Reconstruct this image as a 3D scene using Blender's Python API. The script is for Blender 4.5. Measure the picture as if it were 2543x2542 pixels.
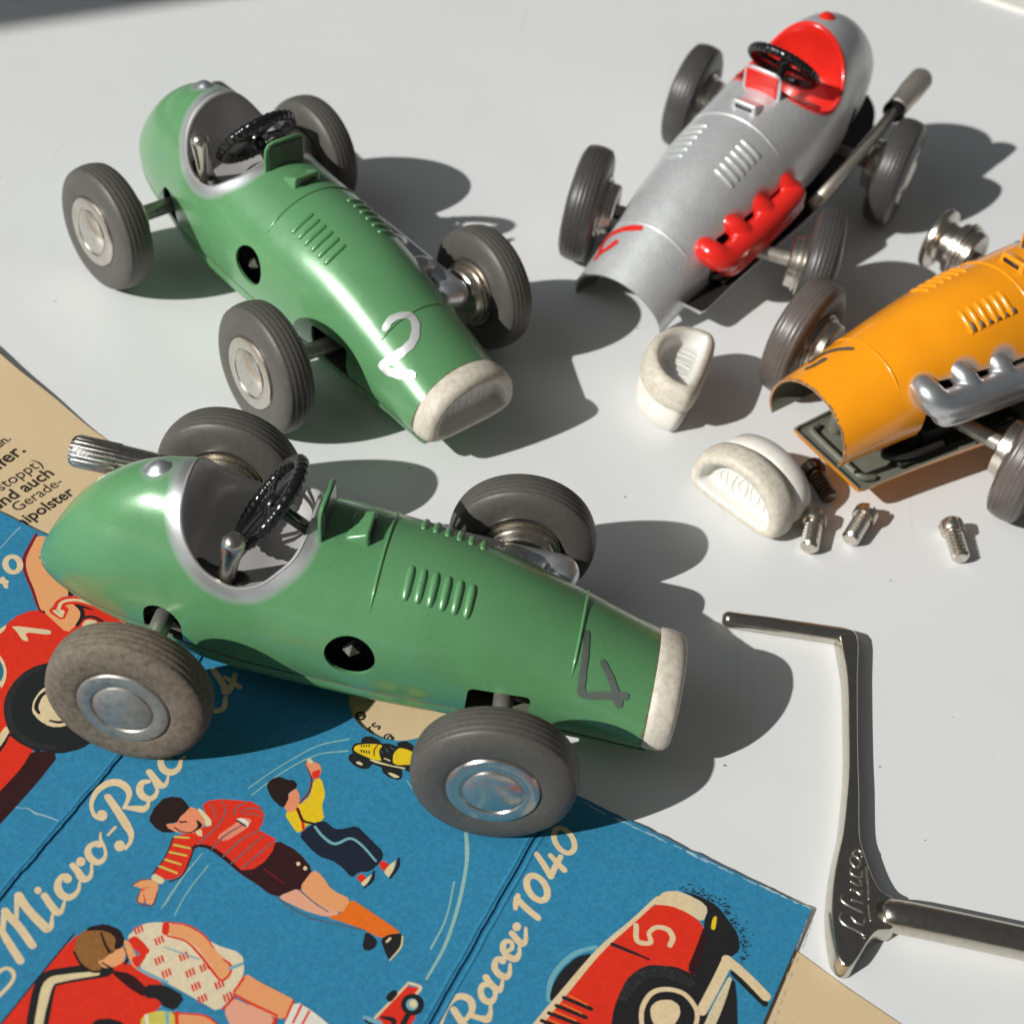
import bpy, bmesh, math, random
import numpy as np
from mathutils import Vector, Matrix, Euler
from mathutils.geometry import tessellate_polygon

for o in list(bpy.data.objects): bpy.data.objects.remove(o)
random.seed(7); RNG = np.random.default_rng(7)
SC = bpy.context.scene; COL = SC.collection
MM = 0.001                                   # everything below is written in millimetres

# ------------------------------------------------------------------ camera
CAM_F, CAM_PITCH, CAM_H, CAM_ROLL = 4188.2 / 2543.0, 0.7567, 209.78, 0.1991
cam = bpy.data.cameras.new('camera'); cam_o = bpy.data.objects.new('camera', cam); COL.objects.link(cam_o)
cam.sensor_width = 36.0; cam.sensor_fit = 'HORIZONTAL'; cam.lens = 36.0 * CAM_F
cam.clip_start = 0.01; cam.clip_end = 50.0
_f = Vector((0, math.cos(CAM_PITCH), -math.sin(CAM_PITCH))); _r0 = Vector((1, 0, 0)); _u0 = _r0.cross(_f)
_r = math.cos(CAM_ROLL) * _r0 + math.sin(CAM_ROLL) * _u0; _u = -math.sin(CAM_ROLL) * _r0 + math.cos(CAM_ROLL) * _u0
_M = Matrix((_r, _u, -_f)).transposed().to_4x4()
_M.translation = Vector((0, -CAM_H / math.tan(CAM_PITCH), CAM_H)) * MM
cam_o.matrix_world = _M
cam.dof.use_dof = True; cam.dof.focus_distance = 0.272; cam.dof.aperture_fstop = 28.0
SC.camera = cam_o

# ------------------------------------------------------------------ light
SUN_AZ, SUN_EL = math.radians(38), math.radians(34)         # direction the shadows run, height of the sun
sun = bpy.data.lights.new('sun', 'SUN'); sun_o = bpy.data.objects.new('sun', sun); COL.objects.link(sun_o)
sun.energy = 4.2; sun.angle = math.radians(0.53); sun.color = (1.0, 0.985, 0.95)
SUN_DIR = Vector((math.cos(SUN_AZ) * math.cos(SUN_EL), math.sin(SUN_AZ) * math.cos(SUN_EL), -math.sin(SUN_EL)))
sun_o.rotation_euler = SUN_DIR.to_track_quat('-Z', 'Y').to_euler()
win = bpy.data.lights.new('window_light', 'AREA'); win_o = bpy.data.objects.new('window_light', win); COL.objects.link(win_o)
win.shape = 'RECTANGLE'; win.size = 0.9; win.size_y = 1.0; win.energy = 2.0; win.color = (0.93, 0.97, 1.0)
win_o.location = (-0.95, -0.35, 0.85)
win_o.rotation_euler = (Vector((0, 0.05, 0)) - Vector(win_o.location)).to_track_quat('-Z', 'Y').to_euler()
wd = bpy.data.worlds.new('World'); SC.world = wd; wd.use_nodes = True
wd.node_tree.nodes['Background'].inputs[0].default_value = (0.96, 0.98, 1.0, 1); wd.node_tree.nodes['Background'].inputs[1].default_value = 0.075
SC.view_settings.view_transform = 'Standard'; SC.view_settings.look = 'None'; SC.view_settings.gamma = 1.0
SC.view_settings.exposure = 0.0; SC.view_settings.use_curve_mapping = False
SC.render.engine = 'CYCLES'; SC.cycles.use_denoising = True; SC.cycles.max_bounces = 8
SC.cycles.sample_clamp_indirect = 6.0

# ------------------------------------------------------------------ helpers
def make_mesh(name, V, F, mats=(), smooth=True, angle=None, mi=None):
    me = bpy.data.meshes.new(name)
    me.from_pydata([tuple(map(float, v)) for v in V], [], [tuple(map(int, f)) for f in F])
    for m in mats: me.materials.append(m)
    if mi is not None: me.polygons.foreach_set('material_index', mi)
    if smooth:
        me.polygons.foreach_set('use_smooth', [True] * len(me.polygons))
        if angle: me.set_sharp_from_angle(angle=math.radians(angle))
    me.update(); return me
def merge(*parts):
    V, F = [], []
    for v, f in parts:
        n = len(V); V += [tuple(p) for p in v]; F += [tuple(i + n for i in q) for q in f]
    return V, F
def put(name, me, parent=None, mats=None):
    o = bpy.data.objects.new(name, me); COL.objects.link(o)
    if parent is not None: o.parent = parent
    if mats:
        while len(me.materials) < len(mats): me.materials.append(mats[0])
        for k, m in enumerate(mats):
            o.material_slots[k].link = 'OBJECT'; o.material_slots[k].material = m
    return o
def top(o, label, cat=None, group=None, kind=None):
    """a top-level object: local units are millimetres"""
    o.scale = (MM, MM, MM); o.location = Vector(o.location) * MM
    if label: o['label'] = label
    if cat: o['category'] = cat
    if group: o['group'] = group
    if kind: o['kind'] = kind
    return o
def lathe(prof, seg=48, axis='y', closed=False):
    """prof: list of (radius, along)"""
    V, F = [], []; n = len(prof)
    for i in range(seg):
        a = 2 * math.pi * i / seg; c, s = math.cos(a), math.sin(a)
        for r, h in prof:
            V.append({'y': (r * c, h, r * s), 'x': (h, r * c, r * s), 'z': (r * c, r * s, h)}[axis])
    for i in range(seg):
        j = (i + 1) % seg
        for k in range(n - 1 + (1 if closed else 0)):
            l = (k + 1) % n
            F.append((i * n + k, j * n + k, j * n + l, i * n + l))
    return V, F
def crom(P, n=6, closed=False):
    P = np.asarray(P, float); out = []
    m = len(P)
    for i in range(m if closed else m - 1):
        p0 = P[(i - 1) % m] if closed or i > 0 else 2 * P[0] - P[1]
        p1, p2 = P[i], P[(i + 1) % m]
        p3 = P[(i + 2) % m] if closed or i + 2 < m else 2 * P[-1] - P[-2]
        for t in np.linspace(0, 1, n, endpoint=False):
            out.append(0.5 * (2*p1 + (p2-p0)*t + (2*p0-5*p1+4*p2-p3)*t*t + (3*p1-p0-3*p2+p3)*t**3))
    if not closed: out.append(P[-1])
    return np.array(out)
def tube(path, rad, seg=12, cap=True, closed=False, squash=None):
    """rad: scalar or per point; round ends when cap == 'round'"""
    P = np.asarray(path, float); n = len(P); R = np.full(n, float(rad)) if np.isscalar(rad) else np.asarray(rad, float)
    if cap == 'round' and not closed:
        d0 = (P[0] - P[1]) / np.linalg.norm(P[0] - P[1]); d1 = (P[-1] - P[-2]) / np.linalg.norm(P[-1] - P[-2])
        q = [(math.cos(a), math.sin(a)) for a in np.radians((15, 35, 60))]
        P = np.vstack([[P[0] + d0 * R[0] * s for c, s in q[::-1]], P, [P[-1] + d1 * R[-1] * s for c, s in q]])
        R = np.r_[[R[0] * c for c, s in q[::-1]], R, [R[-1] * c for c, s in q]]; n = len(P)
    T = np.gradient(P, axis=0) if not closed else np.roll(P, -1, 0) - np.roll(P, 1, 0)
    T /= np.linalg.norm(T, axis=1)[:, None]
    N = np.cross(T[0], (0, 0, 1)); 
    if np.linalg.norm(N) < 1e-3: N = np.cross(T[0], (0, 1, 0))
    V, F = [], []
    for i in range(n):
        N = N - T[i] * (N @ T[i]); N /= np.linalg.norm(N); B = np.cross(T[i], N)
        for k in range(seg):
            a = 2 * math.pi * k / seg; V.append(P[i] + R[i] * (math.cos(a) * N + math.sin(a) * B))
    for i in range(n if closed else n - 1):
        j = (i + 1) % n
        for k in range(seg): F.append((i*seg+k, i*seg+(k+1) % seg, j*seg+(k+1) % seg, j*seg+k))
    if cap and not closed: F.append(tuple(range(seg))[::-1]); F.append(tuple((n-1)*seg + k for k in range(seg)))
    return V, F
def boxmesh(x0, x1, y0, y1, z0, z1):
    V = [(x, y, z) for z in (z0, z1) for y in (y0, y1) for x in (x0, x1)]
    return V, [(0, 2, 3, 1), (4, 5, 7, 6), (0, 1, 5, 4), (2, 6, 7, 3), (0, 4, 6, 2), (1, 3, 7, 5)]
def bevelled(V, F, w, seg=2, ang=30):
    bm = bmesh.new(); vs = [bm.verts.new(v) for v in V]
    for f in F: bm.faces.new([vs[i] for i in f])
    bmesh.ops.recalc_face_normals(bm, faces=bm.faces)
    es = [e for e in bm.edges if len(e.link_faces) == 2 and e.calc_face_angle() > math.radians(ang)]
    bmesh.ops.bevel(bm, geom=es, offset=w, segments=seg, affect='EDGES', profile=0.6)
    bm.verts.index_update(); V = [tuple(v.co) for v in bm.verts]; F = [tuple(v.index for v in f.verts) for f in bm.faces]; bm.free()
    return V, F
def fixn(me):
    bm = bmesh.new(); bm.from_mesh(me); bmesh.ops.recalc_face_normals(bm, faces=bm.faces); bm.to_mesh(me); bm.free(); return me
def evaluated(o):
    dg = bpy.context.evaluated_depsgraph_get(); me = bpy.data.meshes.new_from_object(o.evaluated_get(dg), preserve_all_data_layers=True, depsgraph=dg); return me
def boolean(me, cutters):
    """difference of a mesh with closed cutter meshes (V,F)"""
    o = bpy.data.objects.new('tmp', me); COL.objects.link(o); tmp = [o]
    for V, F in cutters:
        c = bpy.data.objects.new('cut', fixn(make_mesh('cut', V, F, smooth=False))); COL.objects.link(c); tmp.append(c)
        m = o.modifiers.new('b', 'BOOLEAN'); m.operation = 'DIFFERENCE'; m.solver = 'EXACT'; m.object = c
    r = evaluated(o)
    for t in tmp: bpy.data.objects.remove(t)
    return r

# ------------------------------------------------------------------ materials
class NT:
    def __init__(s, name):
        s.m = bpy.data.materials.new(name); s.m.use_nodes = True; s.t = s.m.node_tree; s.n = s.t.nodes; s.l = s.t.links
        s.b = s.n['Principled BSDF']; s.tc = s.n.new('ShaderNodeTexCoord')
    def set(s, **k):
        for a, v in k.items():
            i = s.b.inputs[a.replace('_', ' ')]
            if hasattr(v, 'links'): s.l.new(v, i)
            else: i.default_value = v
        return s
    def noise(s, scale, detail=3, rough=0.55, coord='Object', vec=None):
        t = s.n.new('ShaderNodeTexNoise'); t.inputs['Scale'].default_value = scale; t.inputs['Detail'].default_value = detail; t.inputs['Roughness'].default_value = rough
        s.l.new(vec if vec is not None else s.tc.outputs[coord], t.inputs['Vector']); return t.outputs['Fac']
    def scaled(s, v):
        m = s.n.new('ShaderNodeMapping'); m.inputs['Scale'].default_value = v; s.l.new(s.tc.outputs['Object'], m.inputs['Vector']); return m.outputs['Vector']
    def ramp(s, fac, stops):
        r = s.n.new('ShaderNodeValToRGB'); s.l.new(fac, r.inputs[0]); e = r.color_ramp.elements
        while len(e) < len(stops): e.new(0.5)
        for k, (p, c) in enumerate(stops): e[k].position = p; e[k].color = (c, c, c, 1) if np.isscalar(c) else (*c, 1)
        return r.outputs[0]
    def mix(s, fac, a, b, mode='MIX'):
        m = s.n.new('ShaderNodeMix'); m.data_type = 'RGBA'; m.blend_type = mode
        for i, v in ((0, fac), (6, a), (7, b)):
            if hasattr(v, 'links'): s.l.new(v, m.inputs[i])
            elif i == 0: m.inputs[0].default_value = v
            else: m.inputs[i].default_value = (*v, 1)
        return m.outputs[2]
    def math(s, op, a, b=0.0):
        m = s.n.new('ShaderNodeMath'); m.operation = op
        for i, v in ((0, a), (1, b)):
            if hasattr(v, 'links'): s.l.new(v, m.inputs[i])
            else: m.inputs[i].default_value = v
        return m.outputs[0]
    def attr(s, name):
        a = s.n.new('ShaderNodeAttribute'); a.attribute_name = name; return a.outputs['Fac']
    def bump(s, h, strength=0.2, dist=0.0001):
        b = s.n.new('ShaderNodeBump'); b.inputs['Strength'].default_value = strength; b.inputs['Distance'].default_value = dist; s.l.new(h, b.inputs['Height']); s.l.new(b.outputs[0], s.b.inputs['Normal']); return s
def paint(name, col, spray=None, metal=0.0, rough=0.3, coat=0.25, flake=0.0, dark=None, grain=0.5):
    n = NT(name); c0 = n.mix(n.ramp(n.noise(0.09, 3), [(0.3, 0.0), (0.7, 1.0)]), [v * 0.93 for v in col], [min(1, v * 1.05) for v in col])
    c = n.mix(n.ramp(n.noise(1.6, 2), [(0.725, 0.0), (0.75, 0.8)]), c0, [v * 0.42 for v in (dark or col)])       # small chips and specks
    if flake: c = n.mix(n.ramp(n.noise(5.0, 1), [(0.42, 0.0), (0.75, flake)]), c, [min(1, v * 1.75) for v in col])
    c = n.mix(n.ramp(n.noise(1.0, 2, .5, vec=n.scaled((0.25, 3.2, 3.2))), [(0.755, 0.0), (0.775, 0.45)]), c, [min(1, v * 1.9 + .03) for v in col])      # fine scratches along the car
    c = n.mix(n.ramp(n.math('MULTIPLY', n.attr('wear'), n.noise(1.3, 4, .7)), [(0.36, 0.0), (0.44, 0.85)]), c, (0.17, 0.125, 0.085))
    r = n.math('ADD', n.math('MULTIPLY', n.noise(0.35, 4), 0.16), rough - 0.08); mt = metal
    if spray is not None:
        sp = n.attr('spray'); e = n.math('ADD', sp, n.math('MULTIPLY', n.math('SUBTRACT', n.noise(7.0, 2, 0.7), 0.5), n.math('MULTIPLY', sp, 1.2)))
        fac = n.ramp(e, [(0.18, 0.0), (0.72, 1.0)])
        c = n.mix(fac, c, spray[0]); mt = n.mix(fac, (metal,) * 3, (spray[1],) * 3); r = n.mix(fac, r, (spray[2],) * 3)
    n.set(Base_Color=c, Roughness=r, Metallic=mt, Coat_Weight=coat, Coat_Roughness=0.12)
    n.bump(n.math('ADD', n.noise(2.2, 3), n.math('MULTIPLY', n.noise(5.0, 1), grain)), 0.06, 0.0001); return n.m
def metal(name, col=(0.66, 0.62, 0.56), rough=0.2, dirt=0.35, scale=0.8, mt=1.0):
    n = NT(name); f = n.ramp(n.noise(scale, 4), [(0.45, 0.0), (0.8, dirt)])
    n.set(Base_Color=n.mix(f, col, [v * 0.35 for v in col]), Metallic=mt, Roughness=n.math('ADD', n.math('MULTIPLY', n.noise(scale * 3, 4), 0.22), rough - 0.09))
    n.bump(n.noise(4.0, 3), 0.022, 0.0001); return n.m
def rubber(name, col, dust, amount=0.5, rough=0.6, scale=0.5, bmp=0.22, vec=None):
    n = NT(name); f = n.ramp(n.noise(scale, 6, 0.7, vec=n.scaled(vec) if vec else None), [(0.42, 0.0), (0.72, amount)])
    n.set(Base_Color=n.mix(n.ramp(n.noise(6.0, 2), [(0.68, 0.0), (0.74, 0.5)]), n.mix(f, col, dust), [v * 0.4 for v in col]), Roughness=rough, Specular_IOR_Level=0.45)
    n.bump(n.noise(2.5, 5, 0.65), bmp, 0.00012); return n.m
def plain(name, col, rough=0.5, metal=0.0, spec=0.5, coat=0.0):
    n = NT(name); f = n.ramp(n.noise(0.6, 4), [(0.35, 0.0), (0.7, 1.0)])
    n.set(Base_Color=n.mix(f, [v * 0.88 for v in col], col), Roughness=rough, Metallic=metal, Specular_IOR_Level=spec, Coat_Weight=coat); n.bump(n.noise(3.0, 3), 0.06, 0.0001); return n.m

SILV = ((0.66, 0.67, 0.68), 0.8, 0.36)
M_GREEN = paint('green_enamel', (0.112, 0.292, 0.124), SILV, metal=0.08, rough=0.27, flake=0.18, grain=1.8, coat=0.35)
M_SILVER = paint('silver_enamel', (0.62, 0.64, 0.65), ((0.78, 0.028, 0.018), 0.0, 0.28), metal=0.6, rough=0.40, flake=0.9, coat=0.15)
M_ORANGE = paint('orange_enamel', (0.88, 0.315, 0.006), SILV, rough=0.24, coat=0.5, dark=(0.35, 0.3, 0.28))
M_TUBGREY = paint('cockpit_silver', (0.50, 0.49, 0.475), None, metal=0.25, rough=0.45)
M_RED = paint('red_enamel', (0.74, 0.022, 0.014), None, rough=0.22, coat=0.5)
M_ALU = paint('aluminium_paint', (0.55, 0.56, 0.58), None, metal=0.85, rough=0.34, flake=0.4)
M_NICKEL = metal('nickel', (0.70, 0.65, 0.575), 0.25)
M_SATIN = metal('satin_nickel', (0.72, 0.665, 0.575), 0.44, 0.25, 0.8, 0.9)
M_SCREEN = plain('screen_reflection', (0.13, 0.16, 0.13), 0.22, 0.55)  # grey reflection on the green windscreens is put into this colour
M_DULL = metal('dull_hub', (0.42, 0.395, 0.355), 0.42, 0.6, 0.7, 0.75)
M_CHROME = metal('polished_hub', (0.62, 0.585, 0.53), 0.22, 0.3, 0.7, 0.92)
M_KEY = metal('key_nickel', (0.62, 0.585, 0.51), 0.20, 0.3, 0.9)
M_BLACK = plain('black_plastic', (0.010, 0.010, 0.011), 0.22, coat=0.3)
M_DARK = plain('dark_steel', (0.018, 0.018, 0.017), 0.5)
M_OLIVE = plain('olive_primer', (0.17, 0.175, 0.135), 0.5)
M_TYRE = rubber('grey_tyre', (0.080, 0.077, 0.068), (0.145, 0.136, 0.118), 0.4, 0.46, 1.3)
M_TYRE_DARK = rubber('dark_tyre', (0.052, 0.050, 0.047), (0.10, 0.096, 0.088), 0.4, 0.36, 1.3)
M_TYRE_DUSTY = rubber('dusty_tyre', (0.185, 0.155, 0.115), (0.075, 0.052, 0.032), 0.9, 0.75, 1.1)
M_TYRE_BROWN = rubber('brown_tyre', (0.105, 0.088, 0.078), (0.17, 0.15, 0.135), 0.4, 0.32)
M_WHITE_RUBBER = rubber('white_rubber', (0.66, 0.61, 0.51), (0.33, 0.265, 0.185), 0.55, 0.5, 1.0, 0.04, (1.0, .8, .8))
M_WHITE_PLUG = rubber('white_rubber_plug', (0.76, 0.735, 0.67), (0.55, 0.48, 0.38), 0.5, 0.55, 0.2, 0.05)
M_WHITE_CLEAN = rubber('white_rubber_clean', (0.72, 0.71, 0.67), (0.66, 0.61, 0.52), 0.4, 0.5, 0.25, 0.05)
M_NUM_GREY = plain('grey_number', (0.16, 0.19, 0.165), 0.4, 0.3)
M_NUM_SILVER = plain('silver_number', (0.74, 0.75, 0.74), 0.38, 0.45)
M_NUM_RED = plain('red_number', (0.72, 0.025, 0.015), 0.35)
M_NUM_DARK = plain('dark_number', (0.09, 0.085, 0.07), 0.45)

# ---- body section of the racing car: x forward, y left, z up, millimetres
STN = np.array([  # x, half width, top z, z of greatest width, seam z
 [-49.4, 0.05, 10.6, 10.4, 10.2], [-49.0, 1.6, 12.6, 11.0, 10.2], [-48.0, 3.0, 15.2, 12.0, 10.1], [-46.0, 4.7, 19.4, 13.2, 10.0], [-43.0, 6.4, 24.4, 14.4, 9.9],
 [-39.0, 8.0, 29.0, 15.6, 9.7], [-34.5, 9.3, 32.4, 16.4, 9.6], [-30.0, 10.2, 34.3, 16.8, 9.5], [-25.5, 11.3, 35.0, 17.0, 9.5], [-20.0, 12.6, 34.0, 17.0, 9.5],
 [-12.0, 13.4, 32.2, 17.0, 9.4], [-5.0, 13.6, 31.4, 16.9, 9.4], [5.0, 13.6, 30.4, 16.8, 9.3], [12.0, 13.4, 29.9, 16.4, 9.1], [20.0, 12.8, 28.6, 15.3, 8.9],
 [28.0, 12.2, 26.4, 14.0, 8.5], [36.4, 11.6, 23.4, 12.5, 8.0], [43.0, 11.2, 20.9, 11.0, 7.5], [49.2, 10.9, 18.6, 9.8, 7.0]])
def _pchip(x, y, xi):
    h = np.diff(x); d = np.diff(y) / h; m = np.zeros_like(y)
    for i in range(1, len(x) - 1):
        if d[i-1] * d[i] > 0:
            w1 = 2*h[i] + h[i-1]; w2 = h[i] + 2*h[i-1]; m[i] = (w1 + w2) / (w1/d[i-1] + w2/d[i])
    m[0], m[-1] = d[0], d[-1]
    k = np.clip(np.searchsorted(x, xi) - 1, 0, len(x) - 2); t = (xi - x[k]) / h[k]
    return ((1+2*t)*(1-t)**2*y[k] + t*(1-t)**2*h[k]*m[k] + t*t*(3-2*t)*y[k+1] + t*t*(t-1)*h[k]*m[k+1])
def sect(x):
    x = np.clip(np.asarray(x, float), STN[0, 0], STN[-1, 0])
    return [_pchip(STN[:, 0], STN[:, c], x) for c in (1, 2, 3, 4)]
TS = 0.66
def body_pt(x, t):
    """t in [-1,1]: 0 on the ridge line, -1 right seam, +1 left seam"""
    w, zt, zc, zs = sect(x); a = np.abs(t); s = np.sign(t)
    up = a <= TS
    th = np.clip(a / TS, 0, 1) * np.pi / 2
    yu, zu = w * np.sin(th), zc + (zt - zc) * np.cos(th)
    f = np.clip((a - TS) / (1 - TS), 0, 1)
    yl = w * np.sqrt(1 - (f / 2.3) ** 2); zl = zc - (zc - zs) * f
    return np.stack([np.broadcast_to(x, np.shape(yu)), s * np.where(up, yu, yl), np.where(up, zu, zl)], -1)
def top_z(x, y):
    w, zt, zc, zs = sect(x)
    return zc + (zt - zc) * np.sqrt(np.clip(1 - (y / w) ** 2, 0, 1))
def half_y(x, z):
    w, zt, zc, zs = sect(x)
    u = np.where(z >= zc, (z - zc) / np.maximum(zt - zc, 1e-3), (zc - z) / np.maximum((zc - zs) * 2.3, 1e-3))
    return w * np.sqrt(np.clip(1 - u ** 2, 0, 1))

# ------------------------------------------------------------------ the racing car's shared meshes
# side view of the cockpit opening (x, z), rear to front
COCK = crom([(-25.6, 36.5), (-25.6, 34.4), (-24.9, 31.2), (-23.2, 28.2), (-20.0, 25.4), (-15.8, 24.2), (-12.0, 25.2), (-9.2, 27.4), (-7.2, 29.4), (-5.9, 32.6)], 7)
def cockpit_rim():
    pts = []
    for x, z in COCK:
        zt = float(sect(x)[1])
        if z < zt: pts.append((x, float(half_y(x, z)), z))
    # close across the ridge line at both ends
    xr = float(np.interp(0, [0], [-25.6])); a = (-25.62, 0.0, float(sect(-25.62)[1])); b = (-6.35, 0.0, float(sect(-6.35)[1]))
    L = np.array([a] + pts + [b])
    Rr = L[::-1][1:-1] * np.array([1, -1, 1])
    ring = np.vstack([L, Rr])
    d = np.r_[0, np.cumsum(np.linalg.norm(np.diff(np.vstack([ring, ring[:1]]), axis=0), axis=1))]
    u = np.linspace(0, d[-1], 97)[:-1]; rr = np.vstack([ring, ring[:1]])
    return np.stack([np.interp(u, d, rr[:, k]) for k in range(3)], 1)
RIM = cockpit_rim()

def shell_mesh():
    xs = np.r_[-49.4 + (np.linspace(0, 1, 14)[:-1] ** 2) * 6.4, np.linspace(-43, 49.2, 104)]
    ts = np.linspace(-1, 1, 97); nx, nt = len(xs), len(ts)
    V = np.vstack([body_pt(x, ts) for x in xs])
    F = [(i*nt+k, i*nt+k+1, (i+1)*nt+k+1, (i+1)*nt+k) for i in range(nx-1) for k in range(nt-1)]
    me = make_mesh('shell', V, F, [M_GREEN, M_OLIVE])
    fixn(me)
    o = bpy.data.objects.new('tmp', me); COL.objects.link(o)
    m = o.modifiers.new('s', 'SOLIDIFY'); m.thickness = 0.55; m.offset = -1; m.material_offset = 1; m.material_offset_rim = 0
    # outward normals: the top of the shell must point up
    if max(me.polygons, key=lambda p: p.center.z).normal.z < 0: me.flip_normals()
    me = evaluated(o); bpy.data.objects.remove(o)
    cock = [(x, y, z) for y in (-20, 20) for x, z in np.vstack([COCK, [(-5.9, 45), (-25.6, 45)]])]
    n = len(cock) // 2
    cutters = [(cock, [tuple(range(n)), tuple(range(2*n-1, n-1, -1))] + [(i, (i+1) % n, n+(i+1) % n, n+i) for i in range(n)])]
    V, F = lathe([(0.01, -20), (3.9, -20), (3.9, -6), (0.01, -6)], 40); cutters.append(([(a + 3.3, b, c + 17.2) for a, b, c in V], F))
    for s in (-1, 1):
        V, F = boxmesh(21.6, 31.2, 6 * s, 22 * s, 0, 15.2); cutters.append(bevelled(V, F, 1.1, 3))
        V, F = lathe([(0.01, 5), (3.3, 5), (3.3, 22), (0.01, 22)], 28); V = [(a - 26.3, b * s, c + 12.8) for a, b, c in V]; cutters.append((V, F))
        V, F = boxmesh(-29.6, -23.0, 5 * s, 22 * s, 0, 12.8); cutters.append((V, F))
    for x in (27.0, 18.3, 9.8):                               # openings behind the exhaust branches
        V, F = boxmesh(x - 2.1, x + 2.1, 8, 22, 16.6, 19.6); cutters.append(bevelled(V, F, 0.8, 2))
    me = boolean(me, cutters)
    co = np.array([v.co[:] for v in me.vertices]); d = np.full(len(co), 99.0)
    for q in RIM: d = np.minimum(d, np.linalg.norm(co - q, axis=1))
    b = np.linalg.norm((co - np.array((-30.6, 0, 34.0))) * (1, 1, 0.6), axis=1)
    sp = np.maximum(np.clip(1.1 - d / 2.9, 0, 1), np.clip(1.05 - b / 3.6, 0, 1) * 0.8)
    rd = np.clip(1.1 - d / 1.2, 0, 1)
    ex = np.min([np.linalg.norm((co - np.array(q)) * (1, .6, 1), axis=1) for q in ((31.5, 12, 18.5), (27, 12.5, 17), (22.5, 12, 19.5), (18, 12.6, 17), (14, 12.5, 20), (9.5, 13, 17), (5, 13, 19))], axis=0)
    exs = np.clip(1.2 - ex / 3.6, 0, 1)
    wear = np.maximum(np.clip(1 - (49.2 - co[:, 0]) / 1.4, 0, 1), np.clip(1 - (co[:, 2] - sect(co[:, 0])[3]) / 0.9, 0, 1) * .8)
    for nm, arr in (('wear', wear), ('spray', np.maximum(sp, exs)), ('spray_red', np.maximum(rd, exs))):
        at = me.attributes.new(nm, 'FLOAT', 'POINT'); at.data.foreach_set('value', arr.astype(np.float32))
    me.polygons.foreach_set('use_smooth', [True] * len(me.polygons)); me.set_sharp_from_angle(angle=math.radians(35)); me.name = 'body_shell'
    return me
MESH = {}
MESH['shell'] = shell_mesh()

def tub_mesh():
    c = np.array([-15.6, 0, 0]); rings = []
    for s, t, dz in ((1.012, 0.0, 0.12), (0.985, 0.0, 0.22), (0.955, 0.04, 0.0), (0.94, 0.2, 0), (0.92, 0.45, 0), (0.88, 0.7, 0), (0.80, 0.9, 0), (0.66, 1.0, 0), (0.35, 1.02, 0), (0.05, 1.02, 0)):
        q = RIM.copy(); q[:, 0] = c[0] + (RIM[:, 0] - c[0]) * s; q[:, 1] = RIM[:, 1] * s; q[:, 2] = RIM[:, 2] * (1 - t) + (22.6) * t + dz
        rings.append(q)
    n = len(RIM); V = np.vstack(rings); F = [(i*n+k, i*n+(k+1) % n, (i+1)*n+(k+1) % n, (i+1)*n+k) for i in range(len(rings)-1) for k in range(n)]
    F.append(tuple((len(rings)-1)*n + k for k in range(n)))
    me = make_mesh('cockpit_tub', V, F, [M_TUBGREY]); return fixn(me)
MESH['tub'] = tub_mesh()
MESH['slot'] = make_mesh('floor_slot', *merge(tube(crom([(-21.6, -7.8, 23.2), (-20.0, -8.3, 22.9), (-17.6, -8.5, 22.7), (-15.2, -8.2, 22.7)], 4), [1.4]*13, 8, 'round')), [M_DARK])

def pan_mesh():
    xs = np.r_[-49.2 + (np.linspace(0, 1, 10)[:-1] ** 2) * 6.2, np.linspace(-43, 50.0, 60)]
    rows = []
    for x in xs:
        w, zt, zc, zs = [float(v) for v in sect(x)]; w = w * 0.895; zs -= 0.34
        zb = np.interp(x, [-49.2, -44, -36, -20, 30, 44, 50], [9.9, 8.6, 7.2, 6.0, 5.8, 5.6, 5.2])
        k = min(1.0, w / 4)
        sec = [(w, zs), (w * .995, zs - .35 * (zs - zb)), (w - .5 * k, zb + .25 * (zs - zb)), (w - 1.3 * k, zb + .05 * (zs - zb)), (w - 2.3 * k, zb), (0, zb)]
        rows.append([(x, y, z) for y, z in sec] + [(x, -y, z) for y, z in sec[::-1][1:]])
    # rounded front lip
    w, zt, zc, zs = [float(v) for v in sect(49.2)]; w *= 0.9; 
    for dx, up in ((1.0, .12), (1.5, .45), (1.6, .8)):
        rows.append([(50.0 + dx, y * (1 - .03 * dx), max(z, 5.2 + up * 1.9)) for x, y, z in rows[len(xs)-1]])
    nt = len(rows[0]); V = [p for r in rows for p in r]
    F = [(i*nt+k, i*nt+k+1, (i+1)*nt+k+1, (i+1)*nt+k) for i in range(len(rows)-1) for k in range(nt-1)]
    me = fixn(make_mesh('pan', V, F, [M_GREEN, M_OLIVE]))
    if min(me.polygons, key=lambda p: p.center.z).normal.z > 0: me.flip_normals()
    o = bpy.data.objects.new('tmp', me); COL.objects.link(o)
    m = o.modifiers.new('s', 'SOLIDIFY'); m.thickness = 0.45; m.offset = -1; m.material_offset = 1; m.material_offset_rim = 1
    me = evaluated(o); bpy.data.objects.remove(o)
    me.polygons.foreach_set('use_smooth', [True] * len(me.polygons)); me.set_sharp_from_angle(angle=math.radians(40)); me.name = 'floor_pan'; return me
MESH['pan'] = pan_mesh()
MESH['panwire'] = make_mesh('stiffening_bead', *tube(crom([(46.5, -8.0, 6.6), (48.6, -7.3, 6.9), (49.2, -5, 7.0), (49.3, 5, 7.0), (48.6, 7.3, 6.9), (46.5, 8.0, 6.6)], 5), 0.7, 10, 'round'))
MESH['pegs'] = make_mesh('screw_post', *lathe([(0.01, 11.0), (1.0, 11.0), (1.5, 10.6), (1.5, 6.2), (0.01, 6.2)], 20, 'z'), angle=40)

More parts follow.
